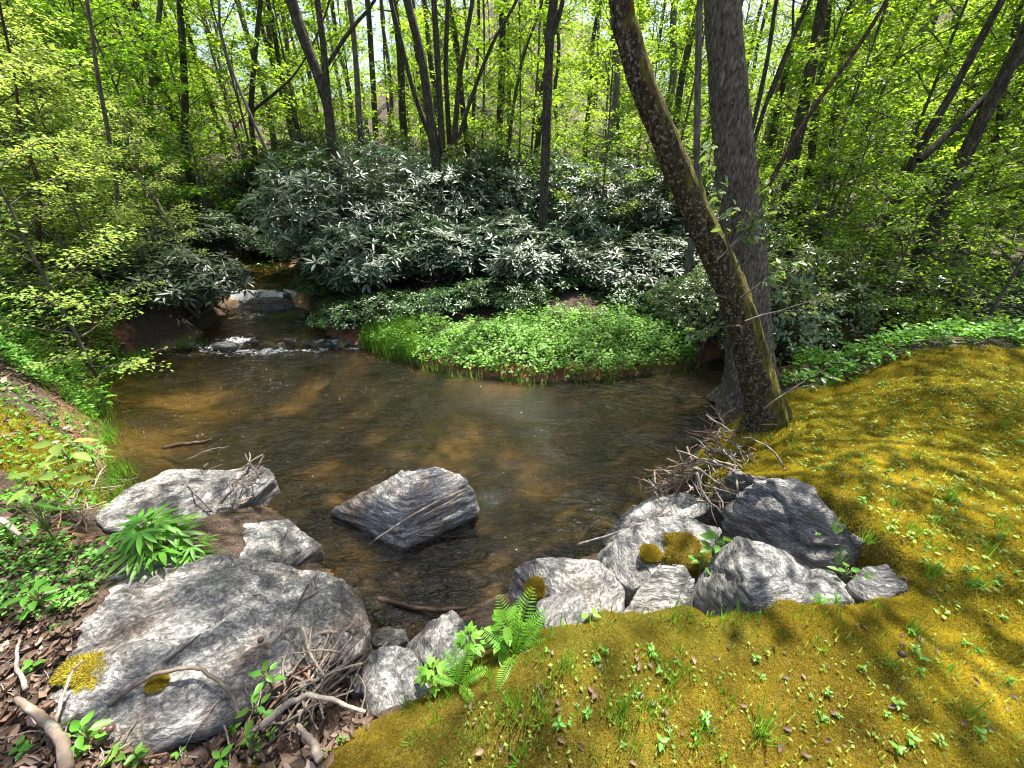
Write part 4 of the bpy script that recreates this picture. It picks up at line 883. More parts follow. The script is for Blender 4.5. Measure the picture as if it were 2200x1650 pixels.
for a in [(1690, 470, 4.9, .8, 'pale leaved shrub immediately right of the thick trunk'), (1780, 520, 5.6, .9, 'silvery leaved shrub behind the moss bank, middle of the row'), (1860, 540, 6.0, .9, 'shrub with pale leaves left of the mottled leaning trunk'),
          (1700, 590, 5.2, .8, 'low pale leaved shrub at the back edge of the moss by the thick trunk'), (1950, 590, 6.2, .9, 'leafy shrub at the foot of the thick leaning right trunk'), (2080, 600, 6.0, 1.0, 'leafy shrub right of the thick leaning right trunk'), (2200, 590, 6.4, 1.0, 'leafy shrub at the right edge behind the moss'), (2330, 560, 6.0, 1.0, 'leafy shrub cut off by the right edge'),
          (1540, 640, 5.7, .6, 'small leafy shrub just left of the thick trunk at the water'), (1600, 560, 6.2, .8, 'leafy shrub seen behind the crossing trunks'), (1480, 680, 5.6, .5, 'small leafy shrub at the right tip of the green patch'),
          (60, 540, 5.6, .8, 'leafy shrub on the left bank beside the reddish sapling stem'), (180, 560, 6.2, .8, 'leafy shrub on the left bank above the clay cut'), (-60, 500, 5.6, .9, 'leafy shrub cut off by the left edge'), (120, 500, 7.4, .9, 'leafy shrub higher up the left bank')]:
    bush(*a[:5], 'sh', 'leafy_shrub')

# ------------------------------------------------------------------ ground cover
def scatter(poly, n, g, keep=None):
    P = np.array(poly); lo, hi = P.min(0), P.max(0); out = []
    while sum(map(len, out)) < n:
        q = g.uniform(lo, hi, (n * 2, 2)); q = q[inside(q[:, 0], q[:, 1], poly)]
        if keep is not None: q = q[keep(q)]
        out.append(q)
    return np.concatenate(out)[:n]
def cover(name, poly, n, h, leaf, T, mat, label, seed, grass=0, gh=.2, per=4, cat='plants'):
    g = np.random.default_rng(seed); m = MB()
    q = scatter(poly, n, g); z = ground(q[:, 0], q[:, 1]); ok = z > .0; q, z = q[ok], z[ok]; k = len(q)
    hh = h * g.uniform(.25, 1.0, k) * (1 + .4 * noise2(q[:, 0], q[:, 1], 2.5, 2, seed))
    for j in range(per):
        th = g.uniform(0, 6.28, k); d = np.stack([np.cos(th), np.sin(th), g.normal(.05, .25, k)], 1); nn = g.normal(0, .3, (k, 3)); nn[:, 2] += 1
        P = np.stack([q[:, 0], q[:, 1], z + hh * g.uniform(.6, 1.05, k)], 1) + d * .006
        m.inst(T, P, frames(d, nn), leaf * g.uniform(.6, 1.3, k), g.random(k))
    # stems
    P0 = np.stack([q[:, 0], q[:, 1], z - .01], 1); R = frames(np.tile([0.02, 0.01, 1.0], (k, 1)), np.tile([1.0, 0, 0], (k, 1)))
    m.inst((np.array([[0, .5, 0], [0, -.5, 0], [1, 0, 0]], float), np.array([[0, 1, 2]])), P0, R, np.stack([hh, np.full(k, .004), np.ones(k)], 1), np.full(k, .2))
    if grass:
        q = scatter(poly, grass, g); z = ground(q[:, 0], q[:, 1]); th = g.uniform(0, 6.28, grass); d = np.stack([np.cos(th) * .35, np.sin(th) * .35, np.ones(grass)], 1)
        nn = np.stack([np.cos(th), np.sin(th), np.zeros(grass)], 1)
        m.inst(T_BLADE, np.stack([q[:, 0], q[:, 1], z], 1), frames(d, nn), np.stack([gh * g.uniform(.5, 1.1, grass), np.full(grass, .005), np.full(grass, gh)], 1), g.random(grass))
    o = obj(name, m.mesh(name), mat); tag(o, label, cat, None, 'stuff'); return o
def wpoly(pts): return [tuple(W(*p)[:2]) for p in pts]
isl = wpoly([(775, 740, .08), (850, 765, .1), (950, 785, .1), (1050, 805, .1), (1150, 812, .1), (1300, 805, .1), (1430, 785, .12), (1500, 765, .15), (1500, 720, .25), (1400, 690, .3), (1250, 680, .35), (1100, 690, .3), (950, 700, .3), (850, 690, .3), (780, 705, .25)])
cover('bright_ground_cover', isl, 4200, .27, .052, T_OV, M['ground'], 'bright green leafy plants covering the low point across the pool', 501, 500, .2, 5)
cover('grass_patch', wpoly([(775, 740, .08), (850, 762, .1), (900, 772, .1), (900, 715, .2), (830, 700, .25), (780, 712, .2)]), 150, .1, .03, T_OV, M['grass'], 'tall bright grass at the left end of the green patch', 502, 1700, .34, 2)
lb = wpoly([(330, 700, .3), (270, 740, .15), (190, 740, .5), (150, 800, .6), (60, 760, .8), (-80, 720, .9), (-80, 640, 1.0), (90, 600, 1.0), (240, 620, .7)])
cover('bank_ground_cover', lb, 2600, .2, .05, T_OV, M['ground'], 'bright leafy plants spilling down the far left bank', 503, 250, .2, 4)
cover('bank_herbs', wpoly([(210, 880, .25), (225, 960, .2), (215, 1040, .25), (130, 1060, .6), (-60, 1060, .75), (-80, 780, .85), (60, 790, .8), (140, 820, .6)]), 330, .1, .036, T_OV, M['herb'], 'scattered small green plants on the mossy left bank', 504, 320, .13, 3)
cover('near_left_herbs', wpoly([(-60, 1130, .65), (150, 1120, .55), (230, 1180, .5), (200, 1290, .5), (60, 1330, .55), (-60, 1330, .6)]), 420, .07, .026, T_OV, M['ground'], 'small green seedlings carpeting the ground left of the slabs', 505, 120, .08, 3)
cover('shade_ground_cover', wpoly([(1690, 770, .7), (1800, 762, .85), (2000, 750, .86), (2260, 752, .9)]) + [(9.5, 4.6), (6, 4.6), (3.6, 4.3)], 1500, .2, .06, T_OV, M['herb'], 'dark green leafy plants behind the crest of the moss bank', 506, 150, .2, 4)
fl = [(-9, 9.5), (-3.5, 7.8), (-1.8, 6.0), (3.0, 5.8), (9, 7), (12, 10), (8, 13), (-8, 13)]
cover('forest_floor_plants', fl, 1500, .22, .07, T_OV, M['herb'], 'low green plants on the forest floor under the shrubs', 507, 0, .2, 3)

cover('moss_bank_herbs', wpoly([(1700, 860, .75), (1780, 800, .82), (2000, 775, .88), (2230, 780, .9), (2230, 1300, .85), (2000, 1300, .8), (1980, 1190, .8), (1800, 1040, .8), (1700, 980, .72)]), 1000, .028, .024, T_OV, M['pale'], 'tiny pale leaved herbs dotted through the far moss', 508, 260, .06, 2)
cover('near_moss_herbs', wpoly([(1000, 1490, .74), (1250, 1400, .75), (1600, 1380, .76), (2230, 1320, .85), (2230, 1660, .8), (960, 1660, .74)]), 260, .02, .014, T_OV, M['pale'], 'tiny pale leaved herbs dotted through the near moss', 509, 420, .05, 2)
def fringe(name, line, n, seed, label, h=.2):
    g = np.random.default_rng(seed); m = MB(); L = np.array(line); t = g.uniform(0, len(L) - 1, n); i = t.astype(int); p = L[i] + (L[i + 1] - L[i]) * (t - i)[:, None]
    q = p + g.normal(0, .07, (n, 2)); clump = noise2(q[:, 0], q[:, 1], 3.0, 2, seed) > -.15; q = q[clump]; n = len(q); z = np.maximum(ground(q[:, 0], q[:, 1]), .0)
    c = np.array([-1.0, 3.5]); w = norm(c - q); th = np.arctan2(w[:, 1], w[:, 0]) + g.normal(0, .9, n); k = g.uniform(.3, 1.6, n)
    d = np.stack([np.cos(th) * k, np.sin(th) * k, np.ones(n)], 1); nn = np.stack([np.cos(th), np.sin(th), np.zeros(n)], 1)
    m.inst(T_BLADE, np.stack([q[:, 0], q[:, 1], z - .01], 1), frames(d, nn), np.stack([h * g.uniform(.4, 1.2, n), np.full(n, .006), np.full(n, h * 1.5)], 1), g.random(n))
    tag(obj(name, m.mesh(name), M['grass']), label, 'grass', None, 'stuff')
fringe('bank_grass', [W(*p)[:2] for p in [(420, 728, .1), (330, 750, .1), (250, 768, .12), (180, 790, .2), (165, 850, .3), (200, 905, .25), (210, 970, .25), (205, 1050, .25)]], 1500, 520, 'ragged grass hanging over the water from the left bank', .2)
fringe('point_edge_grass', [W(*p)[:2] for p in [(780, 742, .06), (900, 780, .06), (1000, 800, .06), (1150, 814, .06), (1300, 808, .06), (1450, 788, .06), (1530, 768, .08)]], 700, 521, 'ragged grass along the water edge of the green patch', .17)
fringe('moss_edge_grass', [W(*p)[:2] for p in [(930, 1520, .68), (1020, 1440, .7), (1130, 1395, .72), (1250, 1345, .72), (1500, 1325, .72), (1650, 1338, .72), (1850, 1312, .72), (1965, 1290, .74)]], 420, 522, 'sparse grass along the front lip of the moss bank', .07)
# moss turf
g = np.random.default_rng(600)
def moss_blades(q, hgt, seed, m):
    g = np.random.default_rng(seed); n = len(q); z = ground(q[:, 0], q[:, 1]); th = g.uniform(0, 6.28, n); ln = g.uniform(.2, .9, n)
    d = np.stack([np.cos(th) * ln, np.sin(th) * ln, np.ones(n)], 1); nn = np.stack([np.cos(th + 1.5), np.sin(th + 1.5), np.full(n, .2)], 1)
    tone = np.clip(.47 + .34 * noise2(q[:, 0], q[:, 1], 1.8, 3, 44) + .4 * noise2(q[:, 0], q[:, 1], 14, 3, 45) + g.normal(0, .2, n), 0, 1)
    dist = np.hypot(q[:, 0], q[:, 1]); k = np.clip(dist / 1.6, .8, 2.2)
    m.inst((np.array([[0, .5, 0], [0, -.5, 0], [1, 0, .0]], float), np.array([[0, 1, 2]])), np.stack([q[:, 0], q[:, 1], z - .003], 1), frames(d, nn), np.stack([hgt * g.uniform(.5, 1.2, n) * k ** .5, .0045 * k, np.ones(n)], 1), tone)
MOSSIN = [p for p in MOSS]
def vis(q):
    z = np.full(len(q), .75) - CAMZ; dep = q[:, 1] * cp - z * sp; up = q[:, 1] * sp + z * cp
    return (np.abs(q[:, 0] / np.maximum(dep, .05)) < 1.42) & (up / np.maximum(dep, .05) > -1.1) & (dep > .3)
m = MB()
def dens(q): return g.random(len(q)) < np.clip(3.2 / (q[:, 0] ** 2 + q[:, 1] ** 2 + 1.2), .1, 1)
poly = [p for p in MOSS if p[1] > -.5]
rect = [(-1.0, .1), (8.2, .1), (8.2, 4.4), (-1.0, 4.4)]
q = scatter(rect, 380000, g, lambda q: vis(q) & dens(q) & (sdist(q[:, 0], q[:, 1], MOSS) < .14 + .05 * noise2(q[:, 0], q[:, 1], 9, 2, 4)))
moss_blades(q, .016, 601, m)
lm = scatter(left_moss, 12000, g); moss_blades(lm, .018, 602, m); lm = scatter(low_moss, 14000, g, lambda q: noise2(q[:, 0], q[:, 1], 4, 3, 8) > -.1); moss_blades(lm, .014, 603, m)
tag(obj('moss_turf', m.mesh('moss_turf'), M['moss']), 'golden green moss turf covering the right bank', 'moss', None, 'stuff')

# leaf litter
def litter(name, poly, n, size, seed, label):
    g = np.random.default_rng(seed); m = MB(); q = scatter(poly, n, g); z = ground(q[:, 0], q[:, 1]); ok = z > 0.02; q, z = q[ok], z[ok]; k = len(q)
    th = g.uniform(0, 6.28, k); d = np.stack([np.cos(th), np.sin(th), g.normal(0, .2, k)], 1); nn = g.normal(0, .45, (k, 3)); nn[:, 2] += 1
    m.inst(leaf_t(.26, 3, .35, -.25, .8), np.stack([q[:, 0], q[:, 1], z + g.uniform(.004, .03, k)], 1), frames(d, nn), size * g.uniform(.3, 1.4, k), g.random(k))
    tag(obj(name, m.mesh(name), M['litter']), label, 'leaf litter', None, 'stuff')
near_left = wpoly([(-80, 1100, .65), (230, 1130, .5), (240, 1200, .42), (160, 1400, .45), (110, 1500, .46), (150, 1600, .48), (400, 1590, .48), (500, 1480, .48), (640, 1410, .45), (780, 1420, .4), (800, 1560, .5), (720, 1600, .62), (640, 1700, .6), (-80, 1700, .6)])
litter('leaf_litter', near_left, 2800, .045, 610, 'brown dead leaves littering the ground round the left slabs')
litter('bank_leaf_litter', wpoly([(-80, 600, 1), (240, 660, .6), (300, 700, .3), (200, 780, .4), (130, 860, .6), (220, 1060, .3), (100, 1110, .6), (-80, 1100, .7)]), 1500, .06, 611, 'dead leaves and debris on the left bank')
litter('forest_leaf_litter', fl, 2600, .09, 612, 'dead leaves on the forest floor under the shrubs')

# ------------------------------------------------------------------ singles on the ground
def gput(px, py, z0=.7):
    p = W(px, py, z0)
    for _ in range(6): p = W(px, py, gz(p[0], p[1]))
    return p
def tuft_mesh(seed, n, h):
    g = np.random.default_rng(seed); m = MB(); th = g.uniform(0, 6.28, n); sp_ = g.uniform(.15, .8, n)
    d = np.stack([np.cos(th) * sp_, np.sin(th) * sp_, np.ones(n)], 1); nn = np.stack([np.cos(th), np.sin(th), np.full(n, -.0)], 1)
    m.inst(T_BLADE, np.stack([np.cos(th) * .012, np.sin(th) * .012, np.full(n, -.01)], 1), frames(d, nn), np.stack([h * g.uniform(.5, 1.15, n), np.full(n, .0042), np.full(n, h * .9)], 1), g.random(n))
    return m.mesh('grass_tuft')
TUFT = [tuft_mesh(620 + i, 12 + 3 * i, .10 + .012 * i) for i in range(4)]
for t_ in TUFT: t_.materials.append(M['grass'])
def seed_mesh(seed, n, leaf, h, T=T_OV3):
    g = np.random.default_rng(seed); m = MB(); m.tube(np.array([[0, 0, -.01], [.003, 0, h]]), [.0018, .0012], 4, .3)
    th = np.arange(n) * 2.4 + g.uniform(0, 1, n); d = np.stack([np.cos(th), np.sin(th), g.uniform(.05, .4, n)], 1); nn = np.tile([0, 0, 1.0], (n, 1)) + g.normal(0, .2, (n, 3))
    P = np.stack([np.zeros(n), np.zeros(n), h * np.linspace(.45, 1, n)], 1); m.inst(T, P, frames(d, nn), leaf * g.uniform(.7, 1.15, n), g.random(n)); return m.mesh('seedling')
SEED = [seed_mesh(640 + i, 4 + i, .034, .03 + .01 * i) for i in range(4)]
for t_ in SEED: t_.materials.append(M['herb'])
g = np.random.default_rng(650)
tuft_px = [(1730, 1060), (1800, 1085), (1740, 1105), (1560, 1330), (1530, 1325), (1585, 1340), (1480, 1330), (1450, 1335), (1880, 1300), (1050, 1450), (1080, 1530), (1100, 1510), (1180, 1470), (1240, 1450), (1010, 1470), (1330, 1520), (1350, 1560), (1280, 1620), (1160, 1600), (1420, 1430), (1440, 1600), (1640, 1570), (1960, 1360), (2030, 1440), (1760, 1390), (1990, 1240), (1600, 925), (1570, 880), (1600, 1005), (1700, 960), (1990, 880), (2120, 960), (890, 1590), (930, 1560), (1000, 1600), (880, 1520), (2000, 1180), (1630, 1590), (1550, 1480), (1310, 1450), (1370, 1490), (1900, 1420), (2080, 1540), (1760, 1550), (1120, 1640), (960, 1640), (1650, 945), (1780, 830), (2050, 800), (1500, 1560)]
tuft_px += [(float(g.uniform(960, 1560)), float(g.uniform(1400, 1640))) for _ in range(46)] + [(float(g.uniform(1720, 2190)), float(g.uniform(800, 1300))) for _ in range(30)]
for (px, py) in tuft_px:
    p = gput(px, py); o = obj('grass_tuft', TUFT[int(g.integers(0, 4))], None, None, tuple(p)); s = g.uniform(.45, 1.0); o.scale = (s, s, s * g.uniform(.8, 1.2)); o.rotation_euler = (0, 0, g.uniform(0, 6.28))
    w = 'by the boulders' if (py < 1350 and px < 1900 and py > 1040) else ('in the near moss below the boulders' if py > 1350 else 'in the far moss beyond the boulders')
    tag(o, 'small tuft of green grass ' + w, 'grass tuft', 'grass tufts ' + w)
seed_px = [(1395, 1390), (1400, 1410), (1300, 1405), (1960, 1400), (1975, 1420), (1415, 1445), (1900, 1540), (1940, 1545), (1515, 1560), (2060, 1225), (2180, 1235), (1780, 1045), (1810, 1050), (1590, 870), (1880, 860), (1960, 930), (2090, 870), (1700, 1040), (1850, 1080), (2010, 1120), (2140, 1160), (2100, 1260), (1850, 1440), (1740, 1500), (1620, 1420), (1280, 1420), (1200, 1560), (1340, 1600), (2100, 1400), (2150, 1330), (1240, 1520), (1720, 900), (1830, 940), (2150, 900), (2000, 1010), (1900, 1020),
           (480, 1560), (430, 1550), (200, 1590), (160, 1480), (80, 1440), (120, 1350), (570, 1470), (590, 1440), (540, 1530), (360, 1560), (500, 1440), (110, 1180), (60, 1250), (250, 1620), (320, 1630), (60, 1620)]
seed_px += [(float(g.uniform(1150, 2190)), float(g.uniform(1360, 1640))) for _ in range(24)] + [(float(g.uniform(1720, 2190)), float(g.uniform(800, 1280))) for _ in range(50)] + [(float(g.uniform(10, 780)), float(g.uniform(1560, 1640))) for _ in range(18)]
for (px, py) in seed_px:
    p = gput(px, py, .6); o = obj('seedling', SEED[int(g.integers(0, 4))], None, None, tuple(p)); s = g.uniform(.3, .75) * (1.7 if px < 700 else 1); o.scale = (s, s, s); o.rotation_euler = (0, 0, g.uniform(0, 6.28))
    w = 'in the leaf litter round the left slabs' if px < 800 else ('in the near moss below the boulders' if py > 1350 else 'in the far moss beyond the boulders')
    tag(o, 'tiny green seedling ' + w, 'seedling', 'seedlings ' + w)
DL = []
for i in range(4):
    m = MB(); m.inst(leaf_t(.24 + .03 * i, 4, .5, -.3 + .15 * i, .8), np.zeros((1, 3)), np.eye(3)[None], np.array([1.0]), np.array([.12 + .16 * i])); me = m.mesh('fallen_leaf', True); me.materials.append(M['litter']); DL.append(me)
leaf_px = [(1830, 1340), (1850, 1348), (1930, 1370), (1930, 1385), (1290, 1425), (1360, 1470), (1380, 1490), (1200, 1520), (1720, 1450), (1815, 1610), (1610, 1240), (1690, 1010), (1660, 1000), (1930, 1490), (2150, 1440), (2060, 1560), (1440, 1570), (1350, 1640), (1510, 1620), (1010, 1530), (1640, 1640), (2130, 1350), (1960, 1030), (1760, 940), (1900, 960), (2060, 1090), (1560, 1390), (1240, 1600), (1080, 1600), (1590, 1520)]
leaf_px += [(float(g.uniform(1000, 2190)), float(g.uniform(1380, 1640))) for _ in range(50)] + [(float(g.uniform(1750, 2190)), float(g.uniform(850, 1280))) for _ in range(30)]
for (px, py) in leaf_px:
    p = gput(px, py); o = obj('fallen_leaf', DL[int(g.integers(0, 4))], None, None, (p[0], p[1], p[2] + .012)); s = g.uniform(.012, .03); o.scale = (s, s, s); o.rotation_euler = (g.normal(0, .3), g.normal(0, .3), g.uniform(0, 6.28))
    w = 'on the near moss below the boulders' if py > 1320 else 'on the far moss beyond the boulders'
    tag(o, 'curled brown dead leaf lying ' + w, 'dead leaf', 'dead leaves ' + w)

# ferns: fronds with paired leaflets
def frond_mesh(L, seed, pairs=20, droop=.35, wide=.2):
    g = np.random.default_rng(seed); m = MB(); t = np.linspace(0, 1, 14)
    x = L * t * (1 - .1 * t); z = L * (.35 * t - droop * t ** 2); R = np.stack([x, 0 * t, z], 1)
    m.tube(R, np.linspace(.003, .001, 14), 4, .1)
    tt = np.linspace(.14, .98, pairs); P = np.stack([np.interp(tt, t, x), 0 * tt, np.interp(tt, t, z)], 1)
    tan = norm(np.gradient(P, axis=0)); ln = L * wide * np.sin(np.pi * (tt * .86 + .1)) ** .8 + .004
    for s in (1, -1):
        d = np.stack([tan[:, 0] * .35, np.full(pairs, float(s)), tan[:, 2] * .35 - .12], 1) + g.normal(0, .05, (pairs, 3)); nn = np.cross(tan, np.tile([0, 1.0, 0], (pairs, 1))); nn *= np.sign(nn[:, 2:3])
        m.inst(leaf_t(.078, 3, .15, .15, .7), P, frames(d, nn), ln * g.uniform(.9, 1.1, pairs), g.random(pairs))
    return m.mesh('frond')
def fern(px, py, z, specs, label, zb=None):
    b = W(px, py, z); r = empty('fern', tuple(b)); tag(r, label, 'fern')
    for i, (az, L, pit) in enumerate(specs):
        f = obj('frond', frond_mesh(L * .68, 700 + i + int(px), 17, .3, .17), M['fern'], r); f.rotation_euler = (0, -pit, az)
    return r
fern(1105, 1405, .66, [(2.0, .36, .75), (1.1, .42, .85), (.55, .30, .6), (.1, .26, .35), (2.7, .26, .3), (-1.0, .22, .2), (1.5, .3, .6), (-2.0, .24, .1), (.8, .32, .4)], 'large bright fern rising between the boulders and the moss edge')
fern(985, 1470, .6, [(1.2, .24, .6), (.3, .2, .3), (2.2, .2, .5), (-.8, .16, .2), (1.8, .22, .7), (3.0, .16, .2)], 'smaller fern beside the rounded speckled boulder')
fern(1760, 1300, .72, [(1.4, .08, .8), (.4, .07, .5), (2.4, .07, .6)], 'tiny fern sprouting against the ridge backed boulder, left one')
fern(1795, 1298, .72, [(1.5, .08, .9), (.6, .07, .5), (2.6, .06, .6)], 'tiny fern sprouting against the ridge backed boulder, right one')
fern(40, 1040, .72, [(.2, .22, .3), (1.2, .2, .4), (-.7, .2, .2), (2.5, .2, .3)], 'fern at the left edge on the mossy bank')
fern(1235, 690, .4, [(a, .35, .5) for a in (0, 1.1, 2.2, 3.2, 4.3, 5.2)], 'fern at the foot of the bare litter bank across the pool')

# broad leaved herbs
def herb(px, py, z, n, leaf, h, T, label, seed, mat='herb', spread=.8, name='leafy_plant', petiole=.5):
    g = np.random.default_rng(seed); b = W(px, py, z); r = empty(name, tuple(b)); tag(r, label, 'plant'); st = MB()
    for i in range(n):
        th = i * 2.4 + g.uniform(-.3, .3); hh = h * (.35 + .65 * (i + 1) / n); out = leaf * petiole * g.uniform(.6, 1.2) * (1.3 - .8 * i / n)
        tip = np.array([math.cos(th) * out, math.sin(th) * out, hh]); st.tube(curve(np.array([0, 0, hh * .25]), tip, 5, .02 * h, 0), np.linspace(.003, .0018, 5), 4)
        m = MB(); d = np.array([[math.cos(th), math.sin(th), g.uniform(-.25, .25)]]); nn = np.array([[math.cos(th) * .25 + g.normal(0, .15), math.sin(th) * .25 + g.normal(0, .15), 1.0]])
        m.inst(T, np.zeros((1, 3)), frames(d, nn), np.array([leaf * g.uniform(.75, 1.15)]), np.array([g.random()])); obj('leaf', m.mesh('leaf'), M[mat], r, tuple(tip))
    st.tube(np.array([[0, 0, -.03], [.004, 0, h]]), [.004, .0025], 5); obj('stem', st.mesh('stem'), M['stem'], r); return r
T_PALM3 = star(5, 1.3, leaf_t(.105, 4, .2, .25, .9), .8)
herb(350, 1188, .40, 24, .14, .24, T_PALM3, 'lush green plant with deeply lobed leaves behind the widest slab', 720, 'herb', petiole=.75)
herb(425, 1195, .38, 6, .10, .10, T_PALM3, 'low lobed leaf plant just right of the lush lobed plant', 721)
herb(255, 1180, .45, 6, .07, .10, T_OV3, 'small broad leaved plant left of the lush lobed plant', 722)
herb(1090, 1390, .55, 16, .07, .2, T_OV3, 'round leaved bright herb growing among the large fern fronds', 723, 'fern')
herb(935, 1470, .5, 16, .05, .13, T_MAPLE, 'bright lobed herb between the speckled boulder and small fern', 724, 'fern')
herb(1010, 1400, .55, 14, .05, .12, T_MAPLE, 'bright lobed herb left of the large fern', 725, 'fern')
herb(1530, 1205, .56, 10, .07, .16, T_OV3, 'upright green plant growing in the moss on the rounded boulder', 726)
herb(1505, 1225, .55, 7, .05, .08, T_OV3, 'short green plant at the foot of the upright one among the boulders', 727)
herb(1810, 1240, .66, 6, .05, .06, T_OV3, 'small round leaved plant in the gap under the long dark slab', 728)
herb(120, 1060, .62, 7, .14, .18, T_OV3, 'yellow green plant with large oval leaves at the left bank edge', 729, 'pale')
herb(150, 990, .6, 6, .12, .16, T_OV3, 'pale broad leaved plant higher on the left bank edge', 730, 'pale')
herb(110, 1150, .62, 15, .12, .24, T_LA, 'upright plant with narrow green leaves left of the slabs', 731)
herb(90, 1300, .55, 11, .07, .10, T_OV3, 'bushy dark green herb beside the left edge of the widest slab', 732)
herb(230, 880, .04, 14, .10, .28, T_OV3, 'leafy plant hanging over the water from the left bank', 733)
herb(205, 1000, .15, 14, .12, .22, T_LA, 'grassy leaved plant drooping over the left bank edge', 734)
herb(320, 1250, .43, 5, .035, .02, T_OV3, 'tiny plant growing on top of the widest slab', 735)
herb(580, 1470, .5, 6, .05, .08, T_OV3, 'small green sapling among the left twig pile, upper one', 736)
herb(560, 1540, .5, 6, .05, .08, T_OV3, 'small green sapling among the left twig pile, lower one', 737)
herb(190, 1590, .5, 7, .055, .07, T_OV3, 'green herb in front of the widest slab near the bottom', 738)
herb(1265, 1345, .68, 6, .03, .09, T_OV3, 'thin bright herb at the moss edge right of the large fern', 739, 'fern')

# ------------------------------------------------------------------ driftwood, twigs, sticks
def twig_mesh(seed, L=1.0, fork=True):
    g = np.random.default_rng(seed); m = MB(); p = curve(np.array([-.5 * L, 0, 0]), np.array([.5 * L, 0, 0]), 8, g.normal(0, .06), .05, g); m.tube(p, np.linspace(.024, .012, 8), 6)
    if fork:
        for k in (3, 5):
            d = np.array([.8, g.choice([-1, 1]) * .7, g.normal(0, .3)]); m.tube(curve(p[k], p[k] + d * g.uniform(.15, .35), 5, 0, .03, g), np.linspace(.011, .005, 5), 5)
    return m.mesh('twig', True)
TW = [twig_mesh(740 + i, 1.0, i % 3 == 0) for i in range(18)]
for i, t_ in enumerate(TW): t_.materials.append(M[('twig', 'branch', 'lichen_stick', 'twig', 'red_twig', 'twig')[i % 6]])
def pile(cx_list, n, lmin, lmax, zlift, label, group, seed, thick=1.0, z0=.4, zmin=0.0, tilt=.25):
    g = np.random.default_rng(seed)
    for i in range(n):
        px, py, w, h = cx_list[int(g.integers(0, len(cx_list)))]; x_, y_ = g.normal(px, w), g.normal(py, h); p = gput(x_, y_, z0)
        L = g.uniform(lmin, lmax); o = obj('twig', TW[int(g.integers(0, 18))], None, None, (p[0], p[1], max(p[2], zmin) + g.uniform(.01, zlift)))
        o.scale = (L, L * thick * g.uniform(.7, 1.3), L * thick * g.uniform(.7, 1.3)); o.rotation_euler = (g.uniform(0, 6.28), g.normal(0, tilt), g.uniform(0, 6.28)); tag(o, label, 'twig', group)
pile([(1480, 1030, 35, 25), (1540, 950, 20, 30), (1500, 1070, 40, 18), (1440, 1060, 30, 15), (1570, 1000, 25, 25)], 140, .12, .42, .13, 'bare grey driftwood twig tangled in the pile at the right bank', 'driftwood twigs at the right bank', 751, .9)
pile([(640, 1440, 50, 30), (690, 1490, 40, 25), (600, 1490, 40, 40), (730, 1510, 30, 20)], 80, .12, .38, .06, 'dry brown twig in the pile on the right end of the widest slab', 'dry twigs on the widest slab', 752, .8, .5, .40, .12)
pile([(520, 1090, 30, 15), (560, 1075, 20, 10)], 22, .12, .35, .12, 'reddish twig jammed between the two upper left slabs', 'twigs between the upper left slabs', 753, .9, .25, .24)
pile([(190, 1090, 25, 25), (220, 1060, 20, 15), (150, 1100, 30, 20)], 30, .15, .4, .1, 'thin grey root or twig at the foot of the left bank', 'twigs at the foot of the left bank', 754, .6, .3)
pile([(60, 1400, 60, 80), (150, 1600, 80, 30), (420, 1610, 120, 20)], 45, .08, .25, .03, 'short dead twig lying in the leaf litter round the left slabs', 'twigs in the leaf litter', 755, .7, .5)
def stick(pts, rad, label, mat='twig', seed=0, name='stick', sides=8):
    P = np.array([W(*p) for p in pts]); g = np.random.default_rng(seed); org = P[0].copy()
    t = np.linspace(0, len(P) - 1, len(P) * 6); Q = np.stack([np.interp(t, np.arange(len(P)), P[:, i]) for i in range(3)], 1)
    Q = Q + np.cumsum(g.normal(0, .0025, Q.shape), 0) * .6
    me = MB().tube(Q - org, np.linspace(rad, rad * .55, len(Q)) * (1 + .15 * g.normal(0, 1, len(Q)) * .5), sides).mesh('stick', True)
    return tag(obj(name, me, M[mat], None, tuple(org)), label, 'stick')
stick([(1005, 1050, .33), (950, 1075, .40), (890, 1105, .30), (805, 1160, .12)], .011, 'longest thin stick lying across the lone midstream boulder', 'twig', 1)
stick([(1000, 1062, .32), (930, 1100, .26), (860, 1140, .12)], .008, 'second thin stick just below the longest on the midstream boulder', 'twig', 2)
stick([(930, 1150, .06), (890, 1147, .10), (850, 1152, .10)], .007, 'short pale stick at the lower tip of the midstream boulder', 'twig', 3)
stick([(235, 1515, .50), (290, 1470, .55), (330, 1443, .57), (380, 1430, .57), (430, 1433, .57), (470, 1460, .55), (490, 1490, .53), (505, 1540, .52)], .009, 'long arched dark vine lying over the front of the widest slab', 'lichen_stick', 4)
stick([(118, 1560, .50), (135, 1490, .55), (160, 1440, .58), (178, 1420, .6)], .007, 'thin pale stick leaning on the left front of the widest slab', 'twig', 5)
stick([(140, 1660, .56), (120, 1590, .56), (75, 1540, .56), (35, 1505, .56)], .02, 'thick lichen crusted branch in the bottom left corner', 'lichen_stick', 6)
stick([(55, 1480, .55), (38, 1430, .55), (40, 1395, .57), (47, 1365, .58)], .008, 'pale curved stick standing in the litter at the left edge', 'twig', 7)
stick([(690, 1625, .62), (665, 1580, .58), (645, 1548, .56)], .014, 'split pale stick end below the left twig pile', 'twig', 8)
stick([(560, 1560, .54), (620, 1515, .56), (665, 1492, .58), (720, 1500, .57), (790, 1530, .55)], .012, 'long bent pale branch across the left twig pile', 'twig', 9)
stick([(650, 1345, .50), (668, 1400, .5), (700, 1450, .5)], .008, 'brown stick poking up over the right end of the widest slab', 'twig', 10)
stick([(640, 1295, .42), (690, 1268, .40)], .012, 'short stub of wood on the widest slab near the water', 'twig', 11)
